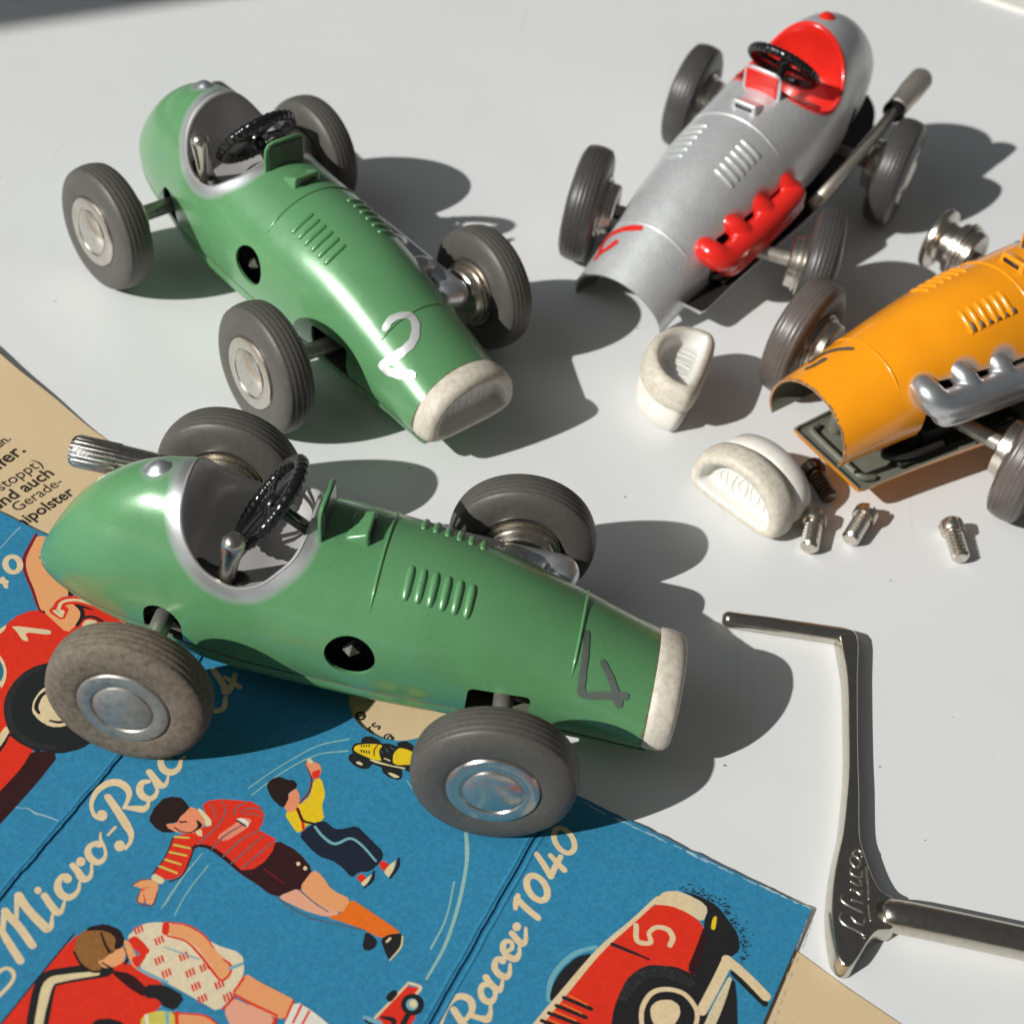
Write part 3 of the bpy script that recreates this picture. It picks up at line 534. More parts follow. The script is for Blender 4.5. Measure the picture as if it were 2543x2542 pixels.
# ------------------------------------------------------------------ the box's print, in millimetres on the table: part, ink, 0 = area / 1 = brush stroke with width
PRINT = [
('printed_red_car','halo',1,'18.45 -96.36 0.76 18.36 -93.4 0.77 19.62 -90.37 0.77 21.54 -88.08 0.78 24.12 -86.56 0.6'),
('printed_red_car','black',0,'23.94 -87.53 21.61 -88.69 19.72 -91.27 18.69 -93.92 18.47 -96.06 19.04 -96.82 21.47 -92.39'),
('printed_red_car','red',0,'16.6 -102.58 17.85 -100.03 20.2 -95.37 24.78 -87.65 29.16 -81.27 31.93 -77.37 34.45 -77.1 37.31 -77.74 39.37 -79.22 39.75 -81.06 38.71 -87.26 39.44 -90.45 36.02 -100.03 18.08 -103.95'),
('printed_red_car','cream',1,'16.34 -102.63 1.15 17.59 -100.06 1.1 20.19 -95.23 1 24.71 -87.04 0.84 29.13 -80.95 0.67 32.41 -76.27 0.68'),
('printed_red_car','black',0,'35.38 -74.07 38.53 -74.33 41.43 -75.47 43.23 -77.67 44.71 -79.59 45.1 -82.37 43.5 -83.99 41.75 -87.8 40.56 -91.11 38.22 -88.29 39.75 -81.06 39.49 -78.86 40.06 -76.45 37.7 -74.69'),
('printed_red_car','maroon',0,'39.64 -79.15 40.07 -81.94 38.76 -88.17 37.48 -87.23 38.73 -82.88'),
('printed_red_car','cream',0,'31.57 -77.52 32.53 -75.91 33.3 -74.89 35.39 -74.23 38 -74.95 40.06 -76.45 39.35 -78.9 36.74 -77.62 34.45 -77.1'),
('printed_red_car','halftone',0,'37.42 -74.82 38.86 -75.24 40.05 -76.28 39.4 -78.72 37.47 -78.03'),
('printed_red_car','yellow',0,'40.83 -77.58 41.46 -77.26 41.25 -79.81 40.57 -79.65'),
('printed_red_car','black',1,'26.44 -85.55 0.6 29.02 -86.12 0.54 31.96 -86.82 0.3'),
('printed_red_car','cream',1,'29.61 -81.64 0.8 30.02 -84.19 0.79 31.94 -84 0.73 31.62 -82.46 0.67 32.64 -81.26 0.73 34.32 -81.29 0.86 35.1 -82.45 0.85 34.78 -83.85 0.73'),
('printed_red_car','black',1,'20.5 -95.61 0.59 24.46 -96.49 0.64'),
('printed_red_car','orange',1,'21.24 -95.14 0.23 23.87 -95.97 0.23'),
('printed_red_car','black',1,'19.6 -97.05 0.58 23.82 -97.95 0.64'),
('printed_red_car','orange',1,'20.34 -96.59 0.23 23.23 -97.44 0.23'),
('printed_red_car','black',1,'18.7 -98.42 0.58 23.16 -99.26 0.64'),
('printed_red_car','orange',1,'19.44 -97.96 0.23 22.58 -98.75 0.23'),
('printed_red_car','black',1,'17.87 -99.77 0.58 22.4 -100.67 0.64'),
('printed_red_car','orange',1,'18.6 -99.32 0.23 21.81 -100.17 0.23'),
('printed_red_car','black',0,'27.59 -95.79 28.36 -92.49 30.25 -89.33 32.85 -87.67 35.68 -87.08 38.47 -87.78 40.34 -89.64 41.01 -91.91 40.76 -94.93 39.15 -99.34 28.28 -101.72 27.47 -98.74'),
('printed_red_car','halftone_dark',1,'28.74 -93.76 1.36 29.98 -90.92 1.78 32.25 -88.73 1.92 35.22 -88.36 1.8 38.01 -89.26 1.49'),
('printed_red_car','cream',1,'32.52 -99.07 0.64 31.72 -97.25 0.64 31.63 -94.6 0.71 32.78 -92.1 0.71 34.87 -91.03 0.71 37.32 -91.23 0.71 39.04 -92.94 0.71 39.41 -94.64 0.65 39.01 -97.07 0.58'),
('printed_red_car','cream',0,'32.69 -94.36 33.66 -93.1 35.51 -92.54 36.76 -93.15 37.04 -94.58 36.07 -96.84 33.72 -97.36 32.95 -96.07'),
('printed_red_car','black',0,'41.23 -98.89 42.53 -92.76 43.76 -86.73 44.77 -88.04 45.43 -97.97'),
('printed_red_car','halftone',1,'39.93 -99.17 1.45 42.24 -92.23 1.36 43.78 -87.34 0.6'),
('printed_red_car','black',1,'44.42 -86.27 1.21 46.83 -88.34 1.2 48.93 -90.14 1.07'),
('printed_red_car','cream',1,'40 -93.32 1.48 41.79 -88.71 1.56 43.3 -84.51 1.64'),
('printed_red_car','cream',1,'43.24 -84.37 1.64 46.08 -86.36 1.51 49.03 -88.97 1.56'),
('printed_red_car','black',0,'40.95 -74.14 41.1 -73.99 41.26 -74.11 41.11 -74.22'),
('printed_red_car','black',0,'45.62 -78.89 45.71 -78.81 45.8 -78.88 45.72 -78.94'),
('printed_red_car','black',0,'43.7 -77.96 43.85 -77.81 44 -77.93 43.86 -78.03'),
('printed_red_car','black',0,'46.66 -79.25 46.83 -79.08 47.01 -79.22 46.83 -79.33'),
('printed_red_car','black',0,'39.8 -73.85 39.94 -73.71 40.09 -73.83 39.95 -73.92'),
('printed_red_car','black',0,'38.44 -73.21 38.53 -73.12 38.64 -73.2 38.54 -73.26'),
('printed_red_car','black',0,'44.86 -79.48 44.98 -79.37 45.11 -79.46 44.99 -79.55'),
('printed_red_car','black',0,'45.91 -80.68 46.11 -80.49 46.32 -80.64 46.12 -80.78'),
('printed_red_car','black',0,'45.62 -83.7 45.78 -83.55 45.95 -83.67 45.79 -83.78'),
('printed_red_car','black',0,'41.38 -74.86 41.48 -74.76 41.58 -74.84 41.48 -74.91'),
('printed_red_car','black',0,'39.81 -74.8 40 -74.61 40.2 -74.76 40.01 -74.9'),
('printed_red_car','black',0,'42.85 -75.56 43.05 -75.37 43.26 -75.53 43.06 -75.66'),
('printed_red_car','black',0,'45.35 -79.98 45.56 -79.78 45.78 -79.95 45.57 -80.08'),
('printed_red_car','black',0,'45.23 -84.39 45.32 -84.31 45.41 -84.38 45.32 -84.44'),
('printed_red_car','black',0,'43.22 -77.47 43.42 -77.28 43.63 -77.44 43.43 -77.57'),
('printed_red_car','black',0,'45.3 -81.85 45.46 -81.7 45.63 -81.82 45.47 -81.93'),
('printed_red_car','black',0,'46.01 -83.08 46.13 -82.96 46.26 -83.05 46.14 -83.14'),
('printed_red_car','black',0,'36.61 -72.88 36.8 -72.68 37.02 -72.84 36.82 -72.98'),
('printed_red_car','black',0,'43.49 -77.62 43.59 -77.52 43.71 -77.6 43.6 -77.68'),
('printed_red_car','black',0,'42.63 -75.83 42.77 -75.69 42.92 -75.81 42.78 -75.9'),
('printed_red_car','black',0,'35.46 -73.91 35.63 -73.73 35.83 -73.87 35.65 -74'),
('printed_red_car','black',0,'42.35 -76.53 42.56 -76.32 42.78 -76.49 42.57 -76.63'),
('printed_red_car','black',0,'42.75 -76.06 42.85 -75.96 42.95 -76.04 42.86 -76.11'),
('printed_red_car','black',0,'44.79 -81.08 45 -80.88 45.23 -81.04 45.01 -81.18'),
('printed_red_car','black',0,'43.57 -78.14 43.78 -77.93 44.01 -78.1 43.79 -78.25'),
('printed_red_car','black',0,'42.65 -75.31 42.87 -75.1 43.1 -75.27 42.88 -75.42'),
('printed_red_car','black',0,'44.02 -78.02 44.22 -77.82 44.43 -77.98 44.23 -78.12'),
('printed_red_car','black',0,'45.28 -83.47 45.44 -83.31 45.62 -83.44 45.45 -83.55'),
('printed_red_car','black',0,'45.27 -79.8 45.47 -79.6 45.7 -79.76 45.49 -79.9'),
('printed_red_car','black',0,'45.24 -78.9 45.4 -78.75 45.56 -78.88 45.41 -78.98'),
('printed_red_car','black',0,'45.18 -80.15 45.31 -80.03 45.45 -80.13 45.32 -80.21'),
('printed_red_car','black',0,'45.65 -77.35 45.82 -77.18 46 -77.32 45.83 -77.43'),
('printed_red_car','black',0,'37.42 -73.96 37.62 -73.76 37.85 -73.92 37.64 -74.07'),
('printed_red_car','black',0,'45.35 -81.15 45.53 -80.98 45.72 -81.12 45.54 -81.24'),
('printed_red_car','black',0,'37.2 -74.07 37.34 -73.93 37.49 -74.04 37.35 -74.14'),
('printed_red_car','black',0,'44.94 -83.53 45.1 -83.38 45.28 -83.5 45.11 -83.61'),
('printed_red_car','black',0,'41.93 -75.44 42.13 -75.24 42.34 -75.4 42.14 -75.54'),
('printed_red_car','black',0,'42.72 -75.25 42.86 -75.11 43 -75.22 42.87 -75.32'),
('printed_red_car','black',0,'38.4 -74.18 38.55 -74.02 38.72 -74.15 38.56 -74.25'),
('printed_red_car','black',0,'45.13 -84.2 45.24 -84.09 45.37 -84.18 45.25 -84.26'),
('printed_red_car','black',0,'40.47 -74.89 40.64 -74.73 40.82 -74.86 40.65 -74.98'),
('printed_red_car','black',0,'42.77 -76.7 42.88 -76.59 43.01 -76.68 42.89 -76.76'),
('printed_red_car','black',0,'38.61 -74.37 38.77 -74.21 38.95 -74.34 38.78 -74.45'),
('printed_red_car','black',0,'42.13 -75.51 42.24 -75.41 42.35 -75.49 42.24 -75.56'),
('printed_red_car','black',0,'45.45 -81.88 45.61 -81.73 45.78 -81.85 45.62 -81.96'),
('printed_red_car','black',0,'42.85 -75.25 43.04 -75.05 43.25 -75.21 43.05 -75.35'),
('printed_red_car','black',0,'37.95 -74.08 38.08 -73.95 38.21 -74.06 38.09 -74.14'),
('printed_red_car','black',0,'42.36 -76.2 42.53 -76.04 42.71 -76.17 42.54 -76.29'),
('printed_red_car','black',0,'43.17 -75.33 43.28 -75.22 43.39 -75.31 43.29 -75.38'),
('printed_red_car','black',0,'37.36 -73.52 37.55 -73.33 37.77 -73.49 37.57 -73.62'),
('printed_red_car','black',0,'46.25 -81.23 46.46 -81.03 46.68 -81.2 46.47 -81.33'),
('printed_red_car','black',0,'39.02 -73.82 39.17 -73.67 39.33 -73.79 39.18 -73.89'),
('printed_red_car','black',0,'45.47 -83.72 45.67 -83.53 45.88 -83.68 45.68 -83.82'),
('printed_red_car','black',0,'38.02 -74.12 38.23 -73.91 38.46 -74.08 38.25 -74.23'),
('printed_red_car','black',0,'38.91 -73.16 39.09 -72.98 39.29 -73.13 39.11 -73.25'),
('printed_red_car','black',0,'41.26 -74.96 41.46 -74.76 41.68 -74.92 41.47 -75.06'),
('printed_red_car','black',0,'44.92 -79.43 45.07 -79.28 45.23 -79.4 45.08 -79.51'),
('printed_red_car','black',0,'40.32 -74.98 40.48 -74.83 40.65 -74.95 40.49 -75.06'),
('printed_red_car','black',0,'43.49 -77.5 43.59 -77.4 43.71 -77.48 43.6 -77.55'),
('printed_red_car','black',0,'44.93 -80.78 45.12 -80.6 45.32 -80.75 45.13 -80.88'),
('printed_red_car','black',0,'42.58 -75.08 42.69 -74.98 42.8 -75.06 42.69 -75.13'),
('printed_red_car','black',0,'41.43 -74.41 41.64 -74.2 41.86 -74.37 41.65 -74.51'),
('printed_red_car','black',0,'41.5 -74.46 41.7 -74.26 41.92 -74.43 41.72 -74.56'),
('printed_red_car','black',0,'37.67 -74.18 37.79 -74.06 37.92 -74.16 37.8 -74.24'),
('printed_red_car','black',0,'45.37 -80.55 45.56 -80.37 45.76 -80.52 45.57 -80.64'),
('printed_red_car','black',0,'38.18 -73.99 38.36 -73.8 38.57 -73.95 38.38 -74.09'),
('printed_red_car','black',0,'36.95 -72.76 37.14 -72.56 37.36 -72.72 37.16 -72.86'),
('printed_red_car','black',0,'37.48 -73.56 37.63 -73.41 37.79 -73.54 37.64 -73.64'),
('printed_red_car','black',0,'39.75 -74.19 39.92 -74.03 40.1 -74.16 39.93 -74.27'),
('printed_red_car','black',0,'42.35 -75.39 42.57 -75.17 42.8 -75.35 42.58 -75.5'),
('printed_red_car','black',0,'44.17 -77.1 44.31 -76.96 44.45 -77.07 44.31 -77.17'),
('printed_red_car','black',0,'37.37 -73.87 37.46 -73.78 37.56 -73.86 37.47 -73.92'),
('printed_red_car','black',0,'44.1 -78.7 44.29 -78.51 44.49 -78.66 44.3 -78.79'),
('printed_red_car','black',0,'45.6 -81.57 45.69 -81.48 45.79 -81.55 45.7 -81.61'),
('printed_red_car','black',0,'45.06 -83.52 45.23 -83.35 45.42 -83.48 45.24 -83.6'),
('printed_red_car','black',0,'43.75 -77.14 43.87 -77.03 43.99 -77.12 43.88 -77.2'),
('printed_red_car','black',0,'43.11 -76.45 43.25 -76.31 43.4 -76.43 43.26 -76.52'),
('printed_red_car','black',0,'38.44 -74.04 38.58 -73.9 38.73 -74.01 38.59 -74.11'),
('printed_red_car','black',0,'45.06 -81.74 45.16 -81.64 45.27 -81.72 45.17 -81.79'),
('printed_red_car','black',0,'45.43 -83.55 45.63 -83.36 45.85 -83.51 45.64 -83.65'),
('printed_red_car','black',0,'44.25 -78.83 44.35 -78.73 44.45 -78.81 44.35 -78.88'),
('printed_red_car','black',0,'45.65 -80.94 45.8 -80.79 45.96 -80.91 45.81 -81.01'),
('printed_red_car','black',0,'40.91 -74.9 41.01 -74.8 41.12 -74.88 41.01 -74.95'),
('printed_red_car','black',0,'43.52 -77.9 43.61 -77.81 43.71 -77.88 43.62 -77.94'),
('printed_red_car','black',0,'35.75 -73.57 35.93 -73.39 36.12 -73.54 35.94 -73.66'),
('printed_red_car','black',0,'42.73 -76.3 42.93 -76.11 43.13 -76.26 42.94 -76.4'),
('printed_red_car','black',0,'39.03 -73.7 39.15 -73.58 39.28 -73.67 39.16 -73.76'),
('printed_red_car','black',0,'45.15 -81.45 45.36 -81.25 45.58 -81.41 45.37 -81.55'),
('printed_red_car','black',0,'37.25 -73.93 37.35 -73.83 37.45 -73.91 37.35 -73.98'),
('printed_red_car','black',0,'40.51 -74.75 40.66 -74.6 40.81 -74.72 40.67 -74.83'),
('printed_red_car','black',0,'45.27 -83.95 45.41 -83.82 45.55 -83.92 45.41 -84.02'),
('printed_red_car','black',0,'42.58 -76.34 42.79 -76.13 43.02 -76.3 42.8 -76.45'),
('printed_red_car','black',0,'44.41 -78.08 44.6 -77.9 44.79 -78.05 44.61 -78.17'),
('printed_red_car','black',0,'39.66 -74.66 39.82 -74.5 40 -74.63 39.84 -74.74'),
('printed_red_car','black',0,'45.53 -80.89 45.7 -80.73 45.88 -80.86 45.71 -80.97'),
('printed_red_car','black',0,'38.91 -74.41 39.06 -74.26 39.23 -74.38 39.07 -74.49'),
('printed_red_car','black',0,'45.06 -78.85 45.24 -78.67 45.44 -78.82 45.25 -78.94'),
('printed_red_car','black',0,'38.8 -74.39 38.98 -74.21 39.18 -74.36 39 -74.49'),
('printed_red_car','black',0,'40.21 -74.78 40.38 -74.61 40.57 -74.75 40.39 -74.87'),
('printed_red_car','black',0,'42.85 -76.56 43.04 -76.36 43.26 -76.52 43.06 -76.66'),
('printed_red_car','black',0,'45.41 -81.62 45.52 -81.51 45.64 -81.6 45.53 -81.67'),
('printed_red_car','black',0,'36.25 -73.89 36.43 -73.69 36.65 -73.85 36.45 -73.98'),
('printed_red_car','black',0,'39.15 -74.2 39.34 -74.01 39.54 -74.16 39.35 -74.29'),
('printed_red_car','black',0,'39.94 -74.4 40.12 -74.22 40.31 -74.37 40.13 -74.49'),
('printed_red_car','black',0,'45.88 -83.01 46.07 -82.83 46.27 -82.98 46.08 -83.11'),
('printed_red_car','black',0,'44.77 -79.45 44.99 -79.24 45.21 -79.41 45 -79.56'),
('printed_red_car','black',0,'38.6 -73.58 38.81 -73.37 39.04 -73.54 38.83 -73.69'),
('printed_red_car','black',0,'44.96 -78.9 45.17 -78.71 45.38 -78.87 45.18 -79.01'),
('printed_red_car','black',0,'45.44 -83.68 45.63 -83.49 45.84 -83.64 45.64 -83.77'),
('printed_red_car','black',0,'42.19 -74.09 42.38 -73.9 42.58 -74.05 42.39 -74.19'),
('printed_red_car','black',0,'39.17 -74.22 39.37 -74.02 39.6 -74.18 39.39 -74.33'),
('printed_red_car','black',0,'42.72 -74.76 42.81 -74.66 42.91 -74.74 42.82 -74.8'),
('printed_red_car','black',0,'39.68 -74.71 39.78 -74.61 39.89 -74.69 39.79 -74.76'),
('printed_red_car','black',0,'41.58 -75.23 41.72 -75.09 41.88 -75.21 41.73 -75.31'),
('printed_red_car','black',0,'45.37 -83.67 45.51 -83.54 45.66 -83.65 45.52 -83.74'),
('printed_red_car','black',0,'43.24 -77.76 43.41 -77.59 43.6 -77.73 43.42 -77.85'),
('printed_red_car','black',0,'45.37 -84.35 45.47 -84.25 45.58 -84.33 45.48 -84.4'),
('printed_red_car','black',0,'41.87 -75.13 42.01 -74.99 42.17 -75.1 42.02 -75.2'),
('printed_red_car','black',0,'44.6 -79.15 44.81 -78.95 45.03 -79.11 44.82 -79.26'),
('printed_red_car','black',0,'42.69 -76.77 42.82 -76.64 42.97 -76.75 42.83 -76.84'),
('printed_red_car','black',0,'43.89 -77.87 44.09 -77.68 44.29 -77.84 44.1 -77.97'),
('printed_red_car','black',0,'42.14 -74.95 42.35 -74.74 42.58 -74.91 42.37 -75.06'),
('printed_red_car','black',0,'42.79 -76.65 42.94 -76.5 43.1 -76.62 42.95 -76.72'),
('printed_red_car','black',0,'41.47 -75.44 41.59 -75.32 41.73 -75.42 41.6 -75.51'),
('printed_red_car','black',0,'45.21 -83.55 45.37 -83.39 45.55 -83.52 45.38 -83.63'),
('printed_red_car','black',0,'40.13 -74.03 40.34 -73.82 40.56 -73.99 40.35 -74.13'),
('printed_red_car','black',0,'43.61 -77.6 43.74 -77.47 43.88 -77.58 43.75 -77.67'),
('printed_red_car','black',0,'45.01 -83.94 45.14 -83.81 45.29 -83.91 45.15 -84.01'),
('printed_red_car','black',0,'42.99 -76.39 43.1 -76.29 43.22 -76.37 43.11 -76.45'),
('printed_red_car','black',0,'35.73 -73.91 35.84 -73.8 35.96 -73.89 35.85 -73.97'),
('printed_red_car','black',0,'44.92 -81.05 45.04 -80.94 45.17 -81.03 45.05 -81.11'),
('printed_red_car','black',0,'43.79 -77.24 43.89 -77.13 44 -77.22 43.9 -77.29'),
('printed_red_car','black',0,'43.91 -78.58 44.05 -78.45 44.19 -78.55 44.05 -78.64'),
('printed_red_car','black',0,'44 -76.62 44.14 -76.48 44.3 -76.6 44.15 -76.7'),
('printed_red_car','black',0,'36.52 -73.96 36.64 -73.83 36.77 -73.93 36.65 -74.02'),
('printed_red_car','black',0,'37.58 -74 37.74 -73.84 37.92 -73.97 37.75 -74.08'),
('printed_red_car','black',0,'45.23 -82.47 45.4 -82.3 45.59 -82.44 45.41 -82.55'),
('printed_red_car','black',0,'45 -78.58 45.18 -78.4 45.38 -78.55 45.19 -78.67'),
('printed_red_car','black',0,'45.51 -80.7 45.67 -80.55 45.84 -80.68 45.68 -80.78'),
('printed_red_car','black',0,'40.84 -74.18 40.95 -74.07 41.08 -74.16 40.96 -74.24'),
('printed_red_car','black',0,'42.25 -75.94 42.4 -75.8 42.56 -75.92 42.41 -76.02'),
('printed_red_car','black',0,'45.6 -78.5 45.73 -78.37 45.88 -78.48 45.74 -78.57'),
('printed_red_car','black',0,'45.25 -81.9 45.4 -81.75 45.57 -81.87 45.41 -81.98'),
('printed_red_car','black',0,'45.53 -82.62 45.73 -82.43 45.94 -82.59 45.74 -82.72'),
('printed_red_car','black',0,'43.51 -77.41 43.62 -77.31 43.72 -77.39 43.62 -77.46'),
('printed_red_car','black',0,'45.77 -82.32 45.88 -82.21 45.99 -82.3 45.88 -82.37'),
('printed_red_car','black',0,'45.22 -83.34 45.31 -83.26 45.41 -83.33 45.32 -83.39'),
('printed_red_car','black',0,'45.61 -81.61 45.82 -81.41 46.04 -81.57 45.83 -81.71'),
('printed_red_car','black',0,'38.2 -73.09 38.3 -72.98 38.42 -73.07 38.31 -73.14'),
('printed_red_car','black',0,'37.54 -73.89 37.64 -73.8 37.74 -73.88 37.65 -73.94'),
('printed_title','cream',1,'4.18 -104.15 0.48 4.37 -102.68 0.48 4.64 -100.86 0.64 5.27 -99.34 0.81 6.32 -98.56 1 7.52 -98.75 1.1 8.07 -99.61 1 8.1 -100.73 0.8 7.57 -101.81 0.64'),
('printed_title','cream',1,'5.65 -100.79 0.99 6.9 -102.2 1.09 7.95 -103.32 1.08'),
('printed_title','cream',1,'7.89 -101.1 0.72 9.38 -101.25 0.83 10.39 -101.19 1.12 10.71 -100.23 0.67 10.57 -98.97 0.45'),
('printed_title','cream',1,'9.9 -95.91 0.75 9.05 -96.19 0.81 8.94 -97.45 0.91 9.65 -98.41 1 10.56 -98.43 0.94 10.97 -97.4 0.65 10.54 -96.27 0.55 9.88 -95.83 0.65'),
('printed_title','cream',1,'9.3 -94.89 1.01 10.18 -95.85 1.01 11.28 -96.46 1.01 11.65 -95.77 0.62 11.64 -94.44 0.43'),
('printed_title','cream',0,'11.73 -91.67 11.73 -91.87 11.66 -92.06 11.55 -92.21 11.4 -92.31 11.23 -92.35 11.06 -92.32 10.91 -92.23 10.8 -92.08 10.74 -91.9 10.74 -91.7 10.8 -91.51 10.92 -91.35 11.07 -91.25 11.24 -91.21 11.41 -91.24 11.56 -91.34 11.67 -91.48'),
('printed_title','cream',1,'11.19 -91.45 0.74 10.4 -91.73 0.82 10.24 -92.99 0.95 10.94 -93.93 1.02 12 -94.24 0.98 12.45 -93.5 0.69 12.36 -92.09 0.46'),
('printed_title','cream',1,'11.36 -90.35 0.66 12.2 -89.56 0.63 12.13 -88.71 0.67 11.52 -88.46 0.75 10.99 -88.98 0.83 11.05 -90 0.93 11.86 -90.92 1.03 12.97 -91.05 1.02 13.39 -90.15 0.66 13.28 -88.88 0.43'),
('printed_title','cream',0,'13.07 -85.7 13.07 -85.96 12.99 -86.2 12.85 -86.39 12.66 -86.53 12.44 -86.58 12.23 -86.54 12.04 -86.42 11.9 -86.23 11.83 -85.99 11.83 -85.74 11.91 -85.5 12.06 -85.3 12.25 -85.16 12.46 -85.11 12.68 -85.15 12.87 -85.27 13 -85.46'),
('printed_title','cream',1,'11.93 -87.07 0.94 12.81 -87.95 1.03 13.61 -88.42 1.03 13.99 -87.68 0.7 13.78 -85.8 0.5'),
('printed_title','cream',1,'11.81 -81.17 0.99 13.46 -82.5 1.02 15.28 -83.68 1.01'),
('printed_title','cream',1,'11.94 -80.6 0.75 11.79 -81.81 0.85 11.85 -82.88 0.68'),
('printed_title','cream',1,'15.86 -80.42 1.02 15.32 -80.7 1.02 14.62 -80.58 1.02 13.91 -80.1 1.02 13.31 -79.35 1.03 12.95 -78.46 1.03 12.9 -77.62 1.03 13.18 -76.99 1.03 13.72 -76.71 1.04 14.42 -76.82 1.03 15.15 -77.31 1.03 15.74 -78.08 1.03 16.1 -78.97 1.03 16.14 -79.8 1.03 15.86 -80.42 1.02'),
('printed_title','cream',1,'13.69 -72.81 0.87 15.11 -74.58 0.97 16.29 -76.26 0.97'),
('printed_title','cream',1,'16.29 -76.26 0.93 16.74 -74.38 0.94 17.31 -72.45 0.87'),
('printed_title','cream',1,'15.78 -72.57 0.8 16.88 -73.59 0.91 18.12 -74.65 0.97'),
('printed_title','cream',1,'18.87 -71.23 0.88 18.31 -71.53 0.88 17.6 -71.41 0.88 16.87 -70.9 0.88 16.26 -70.1 0.88 15.9 -69.17 0.88 15.86 -68.28 0.88 16.14 -67.62 0.89 16.71 -67.32 0.89 17.43 -67.44 0.89 18.17 -67.95 0.88 18.77 -68.76 0.88 19.13 -69.7 0.88 19.16 -70.58 0.88 18.87 -71.23 0.88'),
('printed_title#2','cream',1,'-57.63 -102.21 0.64 -56.92 -102.72 0.84 -55.74 -103.91 1.04 -53.04 -106.46 1.08'),
('printed_title#2','cream',1,'-56.82 -102.69 0.64 -57.37 -100.94 0.77 -57.65 -99.65 0.82'),
('printed_title#2','cream',1,'-57.69 -99.53 1.03 -56.51 -100.47 1.1 -54.97 -101.53 1.13 -52.28 -103.88 1.09'),
('printed_title#2','cream',1,'-55.75 -100.43 0.62 -56.38 -98.54 0.65 -56.79 -97.12 0.86'),
('printed_title#2','cream',1,'-56.73 -96.83 1.2 -54.83 -98.59 1.19 -51.9 -100.61 1.26 -51.19 -100.99 1.15 -50.9 -100.38 0.72 -51.28 -98.71 0.36'),
('printed_title#2','cream',0,'-53.96 -95.32 -53.92 -95.52 -53.95 -95.72 -54.04 -95.88 -54.17 -95.98 -54.34 -96.02 -54.53 -95.99 -54.71 -95.89 -54.85 -95.74 -54.95 -95.55 -54.99 -95.34 -54.97 -95.15 -54.88 -94.99 -54.74 -94.88 -54.57 -94.84 -54.38 -94.87 -54.21 -94.97 -54.06 -95.12'),
('printed_title#2','cream',1,'-53.34 -96.03 0.99 -51.8 -97.46 1.06 -50.75 -98.2 1.11 -50.29 -97.68 0.67 -50.38 -96.24 0.31'),
('printed_title#2','cream',0,'-50.58 -92.55 -50.53 -92.8 -50.57 -93.03 -50.67 -93.23 -50.84 -93.36 -51.05 -93.41 -51.27 -93.37 -51.48 -93.25 -51.66 -93.07 -51.78 -92.83 -51.82 -92.58 -51.79 -92.34 -51.68 -92.15 -51.52 -92.02 -51.31 -91.97 -51.08 -92 -50.87 -92.12 -50.69 -92.31'),
('printed_title#2','cream',1,'-51.46 -92.15 0.61 -52.01 -92.46 0.74 -52.21 -93.39 0.95 -52.02 -94.32 1.07 -51.24 -95.28 1.15 -50.24 -95.61 1.15 -49.49 -95.12 0.86 -49.14 -94.06 0.55 -49.36 -92.85 0.37'),
('printed_title#2','cream',0,'-49.66 -89.41 -49.61 -89.68 -49.65 -89.93 -49.76 -90.14 -49.94 -90.27 -50.15 -90.33 -50.39 -90.29 -50.61 -90.16 -50.79 -89.96 -50.91 -89.72 -50.96 -89.45 -50.92 -89.2 -50.81 -88.99 -50.64 -88.85 -50.42 -88.8 -50.18 -88.84 -49.96 -88.97 -49.78 -89.17'),
('printed_title#2','cream',1,'-51.17 -90.41 0.95 -50.2 -91.21 1.03 -49.13 -92.2 1.16 -48.42 -91.95 0.87 -48.27 -91.03 0.56 -48.71 -89.56 0.37'),
('printed_title#2','cream',1,'-48.7 -85.92 0.81 -49.49 -86.33 0.89 -49.92 -87.03 0.88 -49.77 -87.94 1.01 -49.04 -88.78 1.09 -48.04 -89.14 1.04 -47.38 -88.55 0.77 -47.34 -87.5 0.48 -47.86 -86.45 0.46 -48.81 -85.21 0.4 -49.12 -84.25 0.3'),
('printed_title#2','cream',1,'-49.51 -86.27 0.67 -48.63 -86.35 0.75 -48.16 -86.09 0.4'),
('printed_title#2','cream',1,'-55.29 -108.94 0.55 -54.96 -108.29 0.53 -54.3 -107.91 0.53 -53.5 -108.22 0.58 -53.04 -109.01 0.53 -53.16 -110.12 0.52 -53.89 -111.86 0.57 -54.3 -112.58 0.57'),
('printed_title#2','cream',1,'-47.96 -84.32 0.38 -47.41 -82.84 0.52'),
('printed_title#2','cream',1,'-50.05 -77.91 1.05 -47.87 -80.06 1.2 -46.02 -82.02 1.25 -44.89 -83.39 0.87 -44.56 -84.79 0.59 -44.92 -85.98 0.59'),
('printed_title#2','cream',0,'-45.08 -85.57 -45.03 -85.89 -45.07 -86.19 -45.21 -86.44 -45.42 -86.6 -45.68 -86.67 -45.96 -86.62 -46.22 -86.47 -46.44 -86.23 -46.58 -85.93 -46.63 -85.61 -46.59 -85.31 -46.45 -85.06 -46.24 -84.89 -45.98 -84.83 -45.7 -84.87 -45.43 -85.03 -45.22 -85.27'),
('printed_title#2','cream',0,'-49.08 -81.12 -49.03 -81.44 -49.07 -81.75 -49.21 -82.01 -49.42 -82.18 -49.68 -82.24 -49.97 -82.19 -50.23 -82.04 -50.45 -81.79 -50.6 -81.49 -50.66 -81.16 -50.61 -80.85 -50.48 -80.59 -50.27 -80.42 -50 -80.36 -49.72 -80.4 -49.45 -80.56 -49.23 -80.81'),
('printed_title#2','cream',1,'-49.64 -81.93 0.6 -50.72 -81.67 0.63 -51.68 -80.39 0.57 -52.02 -78.94 0.71 -51.78 -77.19 0.91 -50.76 -75.65 1.19 -49.41 -75.13 1.28 -48.14 -75.58 1.19 -47.24 -76.6 0.86 -47.06 -78.02 0.63 -47.19 -79.25 0.55'),
